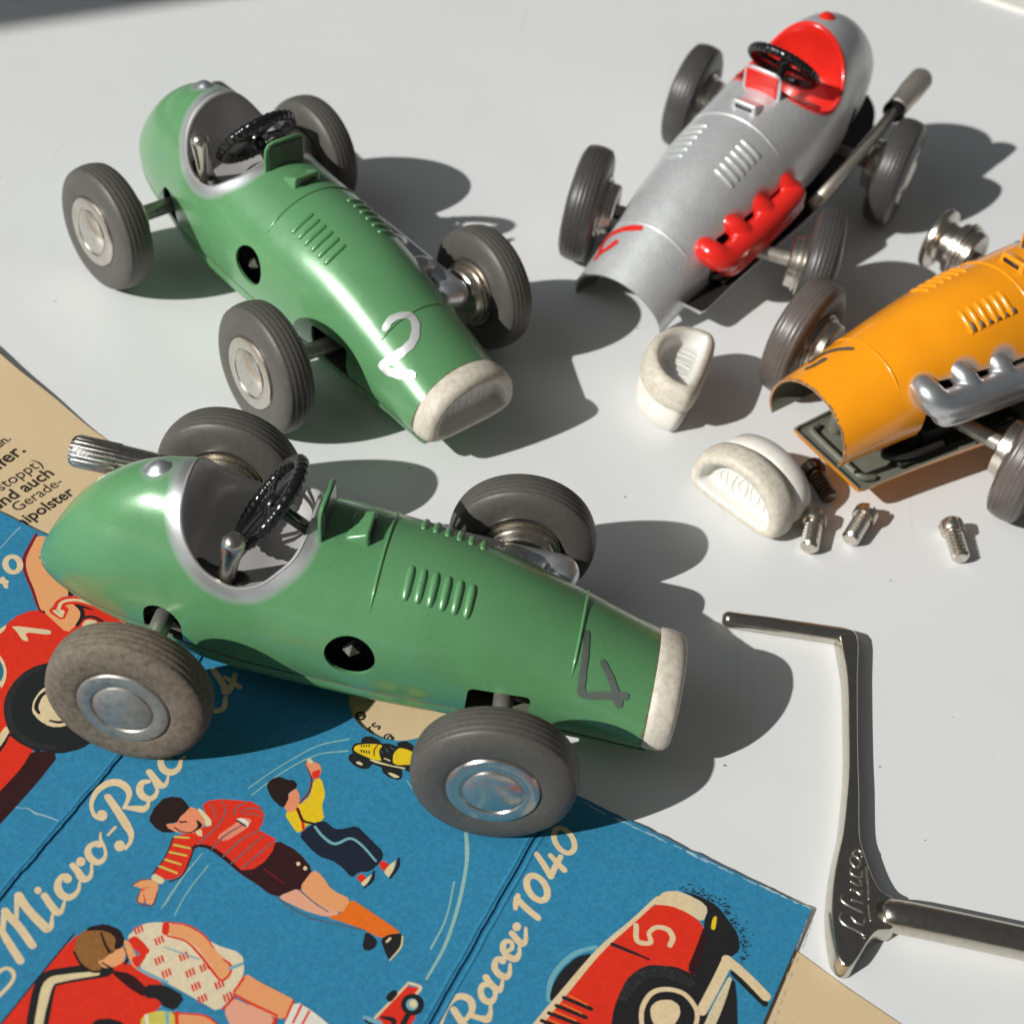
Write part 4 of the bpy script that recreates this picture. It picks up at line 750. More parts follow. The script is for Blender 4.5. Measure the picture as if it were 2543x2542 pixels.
('printed_title#2','cream',1,'-47.2 -79.21 0.49 -45.71 -78.99 0.96 -44.46 -78.79 1.21 -44.02 -77.96 0.66 -44.24 -76.7 0.44'),
('printed_title#2','cream',1,'-45.12 -73.83 0.72 -45.99 -74.33 0.97 -45.97 -75.58 1.08 -45.33 -76.51 1.13 -44.32 -76.88 1.08 -43.59 -76.36 0.83 -43.45 -75.11 0.55 -44.22 -73.89 0.56'),
('printed_title#2','cream',1,'-45.53 -72.13 1.04 -44.44 -73.16 1.09 -43.16 -74.13 1.14 -42.53 -73.59 0.64 -42.62 -72.15 0.34'),
('printed_title#2','cream',1,'-43.43 -68.74 0.79 -44.46 -69.17 0.85 -44.34 -70.23 1.01 -43.45 -71.32 1.18 -42.28 -71.38 1.18 -41.54 -70.39 0.82 -41.6 -68.84 0.56 -41.27 -68.19 0.57'),
('printed_title#2','cream',1,'-41.06 -57.78 0.66 -39.34 -58.53 0.92 -38.09 -57.61 0.92 -38.28 -55.54 0.77'),
('printed_title#2','cream',1,'-41.58 -50.49 0.99 -39.29 -53.05 1.08 -38.48 -54.53 1.08 -37.97 -52.7 1.03 -38.06 -50.55 0.88'),
('printed_title#2','cream',1,'-39.35 -51.52 0.78 -36.76 -52.84 0.93'),
('printed_red_racer','red',0,'-77.24 -55.38 -75.68 -51.96 -75.39 -51.17 -75.42 -49.54 -74.43 -47.52 -73.04 -46.15 -71.69 -45.48 -70.28 -45.39 -66.43 -41.33 -62.62 -41.88 -56.69 -44.6 -56.64 -49.43 -60.75 -54.32 -65.84 -57.53 -67.98 -61.74 -68.18 -68.85 -71.94 -73.24'),
('printed_red_racer','red',0,'-73.86 -63.14 -70.39 -60.24 -65.19 -68.59 -62.93 -72.51 -63.59 -75.61 -65.23 -80.68 -66.66 -84.52'),
('printed_red_racer','maroon',0,'-63.33 -72.42 -59.15 -72.01 -60.54 -77.72 -62.23 -83.08 -63.23 -86.17 -64.69 -89.82 -66.78 -84.21 -65.23 -80.68 -63.63 -75.71'),
('printed_red_racer','cream',0,'-76.59 -51.79 -76.07 -50.88 -75.42 -49.73 -75.24 -50.75 -75.7 -51.89'),
('printed_red_racer','cream',0,'-74.82 -55.85 -74.19 -56.05 -73.06 -57.24 -72.09 -58.83 -71.57 -60.88 -71.76 -62.73'),
('printed_red_racer','teal',0,'-74.57 -56.53 -73.82 -57.07 -72.84 -58.29 -72.28 -59.61 -72.18 -61.58'),
('printed_red_racer','cream',0,'-74.8 -49.76 -68.42 -49.08 -68.14 -50.1 -72.29 -50.52 -70.86 -52.18 -71.95 -52.28 -73.42 -50.73'),
('printed_red_racer','halftone',0,'-71.47 -49.43 -68.41 -49.09 -68.15 -50.06 -71.27 -50.39'),
('printed_red_racer','black',1,'-68.04 -74.54 0.64 -67.71 -72.24 0.64 -67.46 -70.5 0.58 -65.22 -71.42 0.64 -62.42 -72.28 0.64'),
('printed_red_racer','cream',0,'-69.44 -72.32 -68.87 -70.67 -68.56 -69.01 -67.65 -69.76 -67.85 -72.28 -68.43 -74.28'),
('printed_red_racer','black',0,'-66.39 -55.54 -68.16 -56.63 -69.74 -58.66 -70.49 -61.65 -70.41 -64.58 -69.46 -67.42 -67.78 -70.02 -65.42 -71.28 -62.45 -72.2 -59.23 -72.21 -56.43 -70.48 -54.94 -68.22 -55.49 -64.17 -58.63 -59.12 -62.77 -55.8'),
('printed_red_racer','halftone_dark',1,'-67.4 -56.63 0.67 -69.26 -59.14 1 -69.95 -62.3 1.16 -69.68 -65.16 1.15 -68.46 -67.92 0.98 -66.44 -70.05 1.13 -63.48 -71.35 1.13 -60.44 -71.22 0.97'),
('printed_red_racer','cream',0,'-64.97 -59.7 -65.95 -61.25 -66.3 -63.5 -65.82 -65.51 -64.31 -66.84 -62.25 -67.65 -60.47 -67.22 -59.26 -65.92 -58.98 -63.14 -61.16 -60.18 -63.33 -59.16'),
('printed_red_racer','black',1,'-64.49 -60.66 0.57 -65.43 -62.1 0.6 -65.58 -63.7 0.66 -65.32 -64.8 0.62 -64.7 -65.51 0.46'),
('printed_red_racer','black',1,'-62.64 -66.51 0.33 -61.17 -66.45 0.49 -59.7 -65.49 0.49'),
('printed_red_racer','halftone',0,'-64.04 -65.91 -62.51 -65.13 -61.62 -64.22 -60.56 -64.72 -60.46 -65.46 -62.43 -66.26'),
('printed_hand','peach',0,'-77.43 -29.36 -73.85 -29.72 -73.14 -32.72 -71.42 -35.16 -69.54 -38.14 -68.08 -41.19 -69.16 -41.89 -69.58 -43.21 -70.08 -45.14 -70.69 -45.9 -72.17 -44.53 -73.91 -41.61 -76.14 -38.16 -77.27 -35.79 -77.54 -32.49'),
('printed_hand','darkred',1,'-77.67 -29.32 0.49 -77.74 -32.13 0.59 -77.67 -35.27 0.62 -76.38 -38.23 0.52 -74.01 -41.64 0.51 -71.72 -45.2 0.41 -70.62 -45.88 0.32'),
('printed_hand','black',1,'-69.51 -38.24 0.64 -68.38 -39.86 0.83 -67.76 -41.5 0.64'),
('printed_hand','red',1,'-72.87 -36.99 0.42 -72.51 -36.31 0.55'),
('printed_hand','peach',0,'-70.78 -45.63 -70.11 -45.05 -68.46 -45.68 -67.87 -43.14 -66.97 -42.79 -65.65 -43.71 -64.71 -45.04 -64.9 -46.85 -65.82 -49.04 -68.88 -46.97'),
('printed_hand','black',1,'-66.41 -42.73 0.64 -65.12 -43.77 0.7 -64.65 -45.22 0.7 -64.84 -47.03 0.57'),
('printed_hand','black',1,'-64.55 -45.29 0.63 -63.17 -44.65 0.54 -61.36 -45.14 0.54'),
('printed_hand','black',1,'-65.62 -42.91 0.57 -64.41 -43.07 0.38 -63.33 -43.27 0.13'),
('printed_hand','cream',0,'-64.2 -46.37 -63.67 -45.34 -62.09 -45.34 -61.37 -46.67 -63.88 -47.35'),
('printed_hand','red',1,'-57.79 -44.31 1.78 -62.41 -42.52 1.79 -65.4 -41.81 1.79 -67.5 -42.07 1.79 -68.76 -43.08 1.78 -68.86 -44.7 1.78'),
('printed_hand','red',0,'-70.22 -45.37 -67.17 -46.85 -67.19 -43.44 -69.8 -44.27'),
('printed_hand','cream',1,'-57.79 -44.31 0.6 -62.41 -42.52 0.61 -65.4 -41.81 0.61 -67.5 -42.07 0.61 -68.76 -43.08 0.6 -68.7 -44.95 0.6'),
('printed_hand','cream',0,'-69.65 -45.14 -67.51 -46.36 -67.63 -44.36 -69.52 -44.88'),
('printed_numerals','cream',1,'-77.83 -38.32 0.97 -78.24 -38.64 0.97 -78.79 -38.64 0.97 -79.38 -38.31 0.97 -79.89 -37.72 0.97 -80.22 -36.99 0.97 -80.31 -36.26 0.97 -80.14 -35.67 0.97 -79.73 -35.35 0.97 -79.17 -35.35 0.97 -78.58 -35.68 0.97 -78.07 -36.28 0.97 -77.74 -37.01 0.97 -77.65 -37.74 0.97 -77.83 -38.32 0.97'),
('printed_numerals','cream',1,'-80.52 -41.03 0.96 -79.63 -41.09 1.02 -78.64 -41.01 0.9'),
('printed_numerals','cream',1,'-79.43 -40.42 0.8 -78.27 -42.02 0.73'),
('printed_striped_boy','maroon',0,'-24.48 -79.36 -20.81 -80.66 -18.07 -83.15 -18.4 -85.68 -19.39 -87.36 -22.26 -89.06 -25.86 -87.22 -28.5 -86.03 -26.54 -84.52 -25.28 -82.9'),
('printed_striped_boy','red',0,'-36.31 -76.1 -35.74 -75.08 -33.94 -74.36 -31.48 -73.96 -29.55 -73.72 -27.96 -74.38 -27.06 -75.72 -27.02 -77.26 -27.31 -78.35 -24.42 -79.35 -24.41 -81.36 -25.13 -83.52 -26.38 -85.14 -28.41 -85.85 -30.75 -84.28 -32.98 -83.16 -35.43 -82.86 -36.99 -81.73 -35.78 -80.08 -34.16 -79.35 -34.28 -78.36 -35.34 -77.58'),
('printed_striped_boy','rose',0,'-32.99 -81.09 -31.17 -78.45 -29.91 -76.77 -28.63 -76.8 -28.93 -78.41 -31.47 -81.56'),
('printed_striped_boy','red',0,'-38.88 -82.43 -36.86 -81.19 -35.05 -81.19 -35.34 -83.17 -35.53 -85.76 -35.92 -88.45 -37.45 -89.78 -39.96 -89.1 -39.44 -87.61 -38.95 -85.53'),
('printed_striped_boy','maroon',1,'-35.88 -83.73 0.36 -34.69 -83.01 0.49 -32.98 -83.16 0.67 -30.42 -84.46 0.67 -28.27 -85.85 0.54 -26.22 -86.89 0.42'),
('printed_striped_boy','maroon',1,'-35.51 -83.04 0.24 -35.56 -85.86 0.24 -35.9 -88.54 0.24 -37.29 -89.84 0.24'),
('printed_striped_boy','maroon',1,'-38.88 -82.43 0.18 -39.01 -85.54 0.18 -39.44 -87.61 0.18 -39.96 -89.1 0.24'),
('printed_striped_boy','yellowgreen',1,'-38.73 -82.41 0.35 -36.72 -82.1 0.3'),
('printed_striped_boy','yellowgreen',1,'-38.4 -83.77 0.35 -36.06 -83.8 0.32'),
('printed_striped_boy','yellowgreen',1,'-38.64 -85.1 0.35 -36.21 -85.13 0.32'),
('printed_striped_boy','yellowgreen',1,'-38.91 -86.48 0.35 -36.61 -86.75 0.32'),
('printed_striped_boy','yellowgreen',1,'-39.39 -87.75 0.35 -36.75 -88.27 0.35'),
('printed_striped_boy','greyline',1,'-35.08 -82.61 0.24 -33.59 -79.89 0.25 -32.83 -77.48 0.25 -32.95 -75.96 0.22 -33.7 -74.75 0.19'),
('printed_striped_boy','greyline',1,'-33.89 -77.74 0.22 -34.5 -76.52 0.22 -35.34 -75.51 0.19'),
('printed_striped_boy','greyline',1,'-31.5 -76.64 0.25 -31.3 -75.21 0.25 -30.07 -73.92 0.19'),
('printed_striped_boy','greyline',1,'-30.5 -76.12 0.25 -29.53 -74.94 0.25 -27.55 -74.9 0.19'),
('printed_striped_boy','greyline',1,'-29.75 -76.28 0.19 -28.74 -75.79 0.19 -27.11 -76.08 0.16'),
('printed_striped_boy','greyline',1,'-32.98 -83.16 0.24 -31.76 -80.46 0.25 -29.62 -77.9 0.19'),
('printed_striped_boy','greyline',1,'-31.09 -84.03 0.24 -29.23 -80.51 0.25 -27.21 -78.5 0.19'),
('printed_striped_boy','greyline',1,'-29.69 -84.95 0.24 -27.81 -81.68 0.24 -26.34 -79.2 0.18'),
('printed_striped_boy','greyline',1,'-27.98 -85.36 0.24 -26.04 -82.09 0.24 -24.61 -79.73 0.18'),
('printed_striped_boy','white',0,'-31.02 -77.38 -30.18 -76.83 -28.91 -77.38 -28.93 -78.41 -29.88 -77.96'),
('printed_striped_boy','navy',1,'-30.79 -77.5 0.28 -29.27 -78.15 0.28'),
('printed_striped_boy','peach2',0,'-38.64 -77.93 -38.08 -76.8 -36.78 -76.94 -35.08 -79.04 -35.39 -80.18 -36.11 -81.18 -37.5 -81.52 -38.86 -81.55 -40.22 -81.13 -40.61 -80.62 -39.14 -80.11 -38.9 -78.76'),
('printed_striped_boy','hair',0,'-43 -80.61 -43.15 -79.81 -43.09 -79.18 -42.99 -78.24 -42.73 -77.64 -42.23 -76.36 -41.05 -75.65 -39.69 -75.57 -38.89 -76.15 -38.02 -77.01 -38.48 -78.05 -38.85 -78.75 -39.08 -79.9 -40.57 -80.57 -40.08 -81.17 -38.99 -81.51 -39.05 -81.74 -40.56 -82.07 -41.66 -81.71 -42.39 -81.13'),
('printed_striped_boy','hair',1,'-36.32 -78.97 0.3 -35.72 -79.65 0.63 -36.11 -80.5 0.27 -36.73 -81.18 0.22 -38.06 -81.31 0.19 -39.17 -80.87 0.22'),
('printed_striped_boy','hair',1,'-38.7 -79.7 0.3 -38.33 -79.69 0.33'),
('printed_striped_boy','hair',1,'-38.13 -79.52 0.27 -37.81 -79.56 0.25'),
('printed_striped_boy','cream2',0,'-36.88 -76.81 -36.31 -76.82 -34.49 -78.21 -34.05 -79.24 -34.92 -79.64 -35.49 -78.38 -36.55 -77.34'),
('printed_striped_boy','cream2',0,'-36.04 -80.97 -35.33 -80.16 -34.86 -81.43 -35.53 -81.48'),
('printed_striped_boy','cream2',0,'-39.81 -89 -37.85 -89.78 -38.39 -90.76 -40.06 -90.09'),
('printed_striped_boy','peach',0,'-42.16 -91.73 -41.67 -91.17 -41.13 -90.54 -40.05 -90.14 -38.61 -90.72 -38.47 -91.82 -38.33 -93.89 -38.83 -94.21 -39.54 -94.03 -39.78 -93.25 -39.84 -94.24 -40.79 -94.07 -40.74 -92.64 -40.85 -91.89 -41.49 -91.76'),
('printed_striped_boy','darkred',1,'-42.13 -91.63 0.13 -41.34 -90.66 0.16 -40.15 -90.19 0.13'),
('printed_striped_boy','darkred',1,'-40.83 -91.96 0.13 -40.78 -93.91 0.18 -39.75 -94.36 0.18 -38.52 -94.07 0.18 -38.48 -91.96 0.13'),
('printed_striped_boy','red',1,'-39.9 -91.45 0.11 -40.68 -92.06 0.16 -40.15 -92.22 0.11'),
('printed_striped_boy','red',1,'-40.22 -92.79 0.13 -39.58 -93.9 0.16'),
('printed_striped_boy','peach',0,'-18 -83.16 -16.61 -83.85 -14.67 -85.99 -11.56 -86.83 -12.2 -89.52 -16.27 -88.65 -19.33 -86.95'),
('printed_striped_boy','pinkskin',0,'-19.17 -86.63 -16.3 -88.51 -12.32 -89.55 -14.41 -90.51 -17.11 -90.3 -19.94 -89.56 -21.99 -88.86'),
('printed_striped_boy','orangesock',0,'-11.7 -86.72 -8.87 -88.04 -5.67 -89.54 -3.47 -90.69 -6.12 -92.18 -8.69 -91.35 -11.69 -90.8 -14.52 -90.54 -12.35 -89.41'),
('printed_striped_boy','black',0,'-6.29 -92.31 -5.34 -91.26 -3.48 -90.64 -3.09 -91.98 -3.3 -93.12 -4.43 -95.33 -5.17 -94.36'),
('printed_striped_boy','black',0,'-8.56 -91.37 -6.64 -92.58 -6.76 -93.78 -7.57 -94.51 -8.31 -94.41 -8.61 -93.52'),
('printed_striped_boy','cream2',1,'-5.34 -92.5 0.32 -4.98 -91.87 0.37'),
('printed_striped_boy','cream2',1,'-3.33 -91.07 0.21 -3.24 -92.83 0.26 -4.33 -95.25 0.21'),
('printed_striped_boy','slate',1,'-21.96 -88.99 0.21 -19 -90.47 0.24 -16.18 -91.2 0.24 -13.03 -91.3 0.21 -8.69 -91.35 0.21'),
('printed_striped_boy','slate',1,'-19.2 -87.01 0.21 -16.51 -88.65 0.21 -14.36 -89.61 0.16'),
('printed_striped_boy','cream2',0,'-20.03 -82.69 -20.02 -82.82 -20.04 -82.93 -20.1 -83.03 -20.19 -83.09 -20.29 -83.11 -20.39 -83.1 -20.49 -83.04 -20.56 -82.95 -20.61 -82.83 -20.62 -82.71 -20.59 -82.6 -20.53 -82.5 -20.45 -82.44 -20.35 -82.41 -20.24 -82.43 -20.15 -82.49 -20.07 -82.58'),
('printed_striped_boy','cream2',0,'-18.88 -83.21 -18.87 -83.33 -18.9 -83.45 -18.96 -83.54 -19.04 -83.61 -19.14 -83.63 -19.25 -83.61 -19.34 -83.55 -19.42 -83.46 -19.46 -83.35 -19.47 -83.23 -19.44 -83.11 -19.38 -83.02 -19.3 -82.95 -19.2 -82.93 -19.1 -82.95 -19 -83.01 -18.93 -83.1'),
('printed_striped_boy','darkred',1,'-24.82 -84.76 0.15 -21.66 -86.45 0.18'),
('printed_yellow_boy','navy',0,'-21.47 -77.76 -19.55 -75.16 -18.33 -74.4 -16.42 -75.61 -15.02 -75.12 -13.44 -74.18 -11.35 -75.75 -8.62 -77.86 -8.61 -79.44 -9.91 -81.67 -11.45 -82.04 -12.29 -83.32 -14.1 -81.79 -15.75 -81.01 -17.51 -80.9 -19.56 -79.55'),
('printed_yellow_boy','skyblue',1,'-19.39 -75.88 0.39 -17.81 -77.32 0.44 -15.88 -78.12 0.47 -13.93 -76.68 0.41 -12.02 -77.42 0.39 -9.45 -79.64 0.33'),
('printed_yellow_boy','yellow',0,'-22.45 -72.47 -21.34 -70.62 -21.45 -67.31 -20.35 -67.03 -19.12 -69.91 -19.28 -71.84 -18.26 -74.38 -20.44 -75.68 -21.49 -77.67 -22.6 -76.67 -24.35 -74.64 -22.86 -72.88'),
('printed_yellow_boy','red',1,'-22.93 -73.12 0.45 -21.63 -74.9 0.47 -20.91 -76.71 0.44'),
('printed_yellow_boy','hair',1,'-22.56 -73.27 0.33 -21.44 -75.16 0.42 -19.63 -75.39 0.39'),
('printed_yellow_boy','darkred',1,'-22.52 -72.17 0.25 -21.63 -69.91 0.28 -21.86 -67.41 0.26 -23.46 -64.74 0.17'),
('printed_yellow_boy','peach2',0,'-23.51 -64.75 -22.28 -64.21 -21.1 -64.57 -20.62 -65.81 -20.82 -67.22 -21.69 -67.37 -22.42 -66.1'),
('printed_yellow_boy','red',0,'-22.09 -66.18 -20.77 -65.36 -20.77 -67.2 -21.69 -67.37'),
('printed_yellow_boy','cream2',0,'-23.44 -64.24 -22.79 -63.68 -22.18 -64.41 -22.67 -64.77'),
('printed_yellow_boy','peach2',0,'-24.81 -71.96 -23.86 -69.67 -22.86 -70.69 -22.53 -72.64 -23.3 -74.23 -24.52 -73.91'),
('printed_yellow_boy','hair',0,'-28.01 -70.55 -27.99 -69.59 -27.42 -68.74 -26.51 -68.26 -25.15 -68.56 -24.39 -68.3 -23.58 -69.12 -23.79 -69.97 -24.71 -70.99 -24.29 -71.67 -24.54 -73.51 -25.09 -73.65 -26.62 -72.56 -27.36 -71.65'),
('printed_yellow_boy','red',0,'-9.04 -80.05 -8.45 -79.25 -7.23 -79.91 -7.96 -81.26'),
('printed_yellow_boy','cream2',0,'-7.41 -79.89 -6.52 -78.64 -6.8 -82.16 -8.01 -81.27'),
('printed_yellow_boy','black',1,'-6.27 -78.37 0.33 -6.16 -79.89 0.55 -6.88 -82 0.38'),
('printed_yellow_boy','red',0,'-11.73 -83.04 -11 -82.16 -10.1 -82.94 -10.68 -83.95'),
('printed_yellow_boy','cream2',0,'-10.27 -82.98 -9.44 -81.79 -10.07 -84.33 -10.88 -83.94'),
('printed_yellow_boy','black',1,'-9.38 -81.48 0.33 -9.35 -83 0.49 -10.2 -84.53 0.27'),
('printed_polka_child','red',0,'-52.81 -117.58 -52.23 -115.4 -47.51 -100.87 -45.09 -101.43 -40.8 -103.42 -36.16 -104.12 -32.96 -106.16 -32.78 -108.55 -34.95 -112.4 -37.9 -114.3'),
('printed_polka_child','navy',1,'-52.85 -117.45 0.22 -49.98 -108.51 0.25 -47.5 -100.9 0.23'),
('printed_polka_child','maroon',0,'-41.3 -105.15 -38.22 -105.03 -35.35 -106.84 -35.47 -108.16 -37.8 -107.25 -39.99 -106.01'),
('printed_polka_child','black',0,'-36.03 -106.28 -33.37 -105.67 -30.24 -106.84 -30.95 -109.14 -32.74 -108.88 -33.74 -107.91 -35.47 -108.16'),
('printed_polka_child','black',1,'-47.36 -116.79 2.74 -48.13 -113.1 2.91 -48.59 -108.82 2.81 -46.78 -107.35 2.49 -41.78 -105.25 2.28'),
('printed_polka_child','cream2',1,'-47.24 -116.76 1.1 -47.94 -113.06 1.17 -48.34 -108.97 1.24 -46.45 -107.56 1.02 -42.57 -106.02 0.62'),
('printed_polka_child','halftone',1,'-47.3 -115.13 0.39 -47.61 -112.43 0.39 -47.66 -108.53 0.34 -45.25 -107.29 0.34'),
('printed_polka_child','peach',0,'-42.92 -103.31 -41.81 -101.87 -40.69 -101.25 -39.83 -102.16 -39.7 -103.61 -40.9 -104.76 -42.23 -105.06 -43.14 -104.25'),
('printed_polka_child','brown',0,'-46.66 -103.58 -46.92 -101.85 -46.68 -100.59 -45.75 -99.41 -43.87 -98.67 -41.95 -98.74 -40.72 -100.12 -40.81 -101.7 -41.83 -102.62 -42.51 -103.95 -43.14 -104.25 -42.14 -105.34 -43.38 -105.91 -45.18 -105.15'),
('printed_polka_child','hair',0,'-46.28 -100.2 -45.78 -99.32 -43.94 -98.44 -41.7 -98.83 -40.49 -100.37 -40.66 -101.75 -41.64 -101.98 -41.76 -100.36 -42.88 -99.71 -44.12 -99.54'),
('printed_polka_child','hair',1,'-43.99 -99.97 0.29 -42.96 -101.54 0.35 -42 -102.51 0.4'),
('printed_polka_child','hair',1,'-46.62 -103.57 0.29 -45.18 -105.15 0.34 -43.38 -105.91 0.34 -41.69 -105.53 0.28'),
('printed_polka_child','hair',1,'-40.14 -101.49 0.35 -39.37 -102.65 0.46 -39.44 -103.76 0.4'),
('printed_polka_child','hair',1,'-42.23 -103.01 0.17 -41.51 -102.4 0.2'),
('printed_polka_child','hair',1,'-42.45 -104.38 0.23 -40.86 -104.9 0.28'),
('printed_polka_child','peach',0,'-40.78 -100.28 -39.91 -100.38 -37.58 -103.27 -37.78 -104.35 -38.8 -103.55 -40.1 -101.63'),
('printed_polka_child','cream3',0,'-40.52 -99.92 -39.39 -97.75 -38.06 -96.86 -36.27 -96.44 -32.93 -96.18 -28.64 -98.24 -24.49 -98.73 -23.46 -101.39 -23.9 -104.04 -24.1 -105.47 -25.48 -108.06 -27.77 -107.21 -32.9 -105.48 -37.56 -104.21 -36.9 -101.64 -39.13 -100.35'),
('printed_polka_child','red',0,'-40.24 -100.16 -39.4 -99.27 -38.02 -100.1 -36.61 -101.27 -37.51 -102.22 -39.16 -101.26'),
('printed_polka_child','red',0,'-39.01 -102.86 -37.96 -102.03 -36.92 -101.58 -37.66 -104.32'),
('printed_polka_child','peach',0,'-35.55 -96.33 -33.19 -96.19 -30.54 -97.1 -28.49 -98.81 -25.63 -100.84 -25.28 -102.18 -26.22 -103.33 -27.94 -101.81 -30.44 -99.41 -32.3 -98.42 -35.12 -98.28'),
('printed_polka_child','red',0,'-36.39 -96.38 -35.43 -96.21 -35 -98.43 -36.05 -98.28'),
('printed_polka_child','red',1,'-35.09 -98.39 0.29 -32.49 -98.67 0.29 -30.24 -100.11 0.38 -27.83 -102.23 0.37 -26.21 -103.39 0.37 -25.35 -102.2 0.34 -25.63 -100.84 0.35 -26.79 -100.22 0.26'),
('printed_polka_child','red',1,'-35.43 -96.3 0.23 -32.93 -96.18 0.26 -30.24 -97.24 0.23 -28.49 -98.81 0.17'),
('printed_polka_child','red',1,'-39.84 -98.28 0.29 -39.33 -99.07 0.26'),
('printed_polka_child','red',1,'-39.48 -97.95 0.29 -38.98 -98.75 0.26'),
('printed_polka_child','red',1,'-39.13 -97.63 0.29 -38.63 -98.42 0.26'),
('printed_polka_child','red',1,'-36.62 -99.29 0.29 -36.13 -100.08 0.26'),
('printed_polka_child','red',1,'-36.27 -98.97 0.29 -35.77 -99.76 0.26'),
('printed_polka_child','red',1,'-35.91 -98.65 0.29 -35.42 -99.44 0.26'),
('printed_polka_child','red',1,'-35.75 -102.23 0.29 -35.26 -103.01 0.26'),
('printed_polka_child','red',1,'-35.4 -101.92 0.29 -34.91 -102.69 0.26'),
('printed_polka_child','red',1,'-35.05 -101.6 0.29 -34.56 -102.38 0.26'),
('printed_polka_child','red',1,'-32.72 -100.95 0.29 -32.23 -101.73 0.26'),
('printed_polka_child','red',1,'-32.36 -100.63 0.29 -31.88 -101.41 0.26'),
('printed_polka_child','red',1,'-32.01 -100.31 0.29 -31.52 -101.09 0.26'),
('printed_polka_child','red',1,'-34.26 -103.96 0.29 -33.77 -104.72 0.26'),
('printed_polka_child','red',1,'-33.91 -103.64 0.29 -33.42 -104.41 0.26'),
('printed_polka_child','red',1,'-33.55 -103.33 0.29 -33.07 -104.1 0.26'),
('printed_polka_child','red',1,'-31.17 -103.17 0.29 -30.7 -103.94 0.26'),
('printed_polka_child','red',1,'-30.82 -102.85 0.29 -30.34 -103.62 0.26'),
('printed_polka_child','red',1,'-30.46 -102.54 0.29 -29.99 -103.31 0.26'),
('printed_polka_child','red',1,'-29.88 -105 0.28 -29.41 -105.77 0.26'),
('printed_polka_child','red',1,'-29.52 -104.69 0.29 -29.05 -105.45 0.26'),
('printed_polka_child','red',1,'-29.17 -104.38 0.29 -28.7 -105.14 0.26'),
('printed_polka_child','red',1,'-28.54 -106.58 0.28 -28.07 -107.33 0.25'),
('printed_polka_child','red',1,'-28.18 -106.27 0.28 -27.72 -107.02 0.25'),
('printed_polka_child','red',1,'-27.83 -105.96 0.28 -27.36 -106.71 0.25'),
('printed_polka_child','red',1,'-25.32 -105.57 0.28 -24.86 -106.33 0.26'),
('printed_polka_child','red',1,'-24.96 -105.26 0.28 -24.5 -106.02 0.26'),
('printed_polka_child','red',1,'-24.6 -104.95 0.28 -24.14 -105.71 0.26'),
('printed_polka_child','red',1,'-26.9 -104.04 0.29 -26.43 -104.81 0.26'),
('printed_polka_child','red',1,'-26.54 -103.73 0.29 -26.07 -104.49 0.26'),
('printed_polka_child','red',1,'-26.18 -103.41 0.29 -25.71 -104.18 0.26'),
('printed_polka_child','red',1,'-29.56 -101.92 0.29 -29.09 -102.69 0.26'),
('printed_polka_child','red',1,'-29.2 -101.6 0.29 -28.73 -102.38 0.26'),
('printed_polka_child','red',1,'-28.84 -101.28 0.29 -28.37 -102.06 0.26'),
('printed_polka_child','skyblue',1,'-37.58 -104.15 0.4 -35.43 -104.83 0.46 -33.22 -105.27 0.34'),
('printed_polka_child','skyblue',1,'-35.22 -100.2 0.17 -30.01 -100.95 0.2'),
('printed_polka_child','skyblue',1,'-25.55 -101.42 0.46 -24.12 -100.35 0.46'),
('printed_polka_child','peach',0,'-23.34 -101.57 -21.22 -102.5 -18.41 -103.32 -15.59 -104.2 -16.29 -107.29 -19.56 -107.08 -22.79 -105.52 -24.23 -104.98'),
('printed_polka_child','pinkskin',0,'-24.81 -107.68 -24.07 -105.6 -21.59 -106.2 -18.04 -106.97 -17.63 -109.7 -22.46 -110.76'),
('printed_polka_child','red',1,'-24.11 -104.66 0.34 -23.34 -102.39 0.37'),
('printed_polka_child','red',1,'-24.09 -105.03 0.34 -21.68 -105.84 0.37 -17.67 -106.89 0.34'),
('printed_polka_child','red',1,'-24.86 -107.5 0.34 -23.94 -105.58 0.34'),
('printed_polka_child','white',0,'-15.73 -104.17 -12.58 -105.47 -9.15 -107.55 -16.42 -109.43 -16.31 -107.21'),
('printed_polka_child','red',1,'-16 -104.46 0.34 -16.38 -107.23 0.31'),
('printed_polka_child','red',1,'-14.79 -104.76 0.34 -15.29 -107.49 0.31'),
('printed_polka_child','red',1,'-13.56 -105.35 0.34 -14.11 -107.8 0.31'),
('printed_polka_child','red',1,'-17.7 -107.32 0.45 -17.77 -108.61 0.51'),
('printed_polka_child','black',0,'-41.1 -113.76 -40.71 -112.62 -39.11 -112.07 -37.29 -112.23 -35.54 -113.78 -40.72 -114.92'),
('printed_polka_child','yellowgreen',0,'-35.07 -110.76 -33.01 -109.54 -30.87 -109.4 -29.97 -112.55 -34.48 -113.54'),
('printed_polka_child','white',1,'-34.47 -110.62 0.39 -33.45 -113.18 0.39'),
('printed_polka_child','skyblue',1,'-31.95 -109.64 0.45 -30.96 -112.63 0.44'),
('printed_polka_child','peach',0,'-30.95 -109.42 -27.15 -109 -24.98 -109.92 -24.11 -111.26 -30.04 -112.57'),
('printed_polka_child','red',1,'-30.92 -109.5 0.22 -27.15 -109 0.25 -25.14 -109.82 0.22'),
('printed_polka_child','red',1,'-30.75 -109.38 0.51 -29.77 -112.37 0.5'),
('printed_small_red_car','red',0,'-4.3 -104.4 -4.12 -103.59 -1.45 -98.59 0.6 -98.65 0.42 -99.87 0.83 -102.75 -0.06 -105.48 -3.5 -106.74'),
('printed_small_red_car','cream',1,'-4.66 -104.35 0.36 -1.35 -98.51 0.36'),
('printed_small_red_car','cream',1,'-1.18 -98.13 0.41 0.56 -98.4 0.47 0.24 -99.52 0.41'),
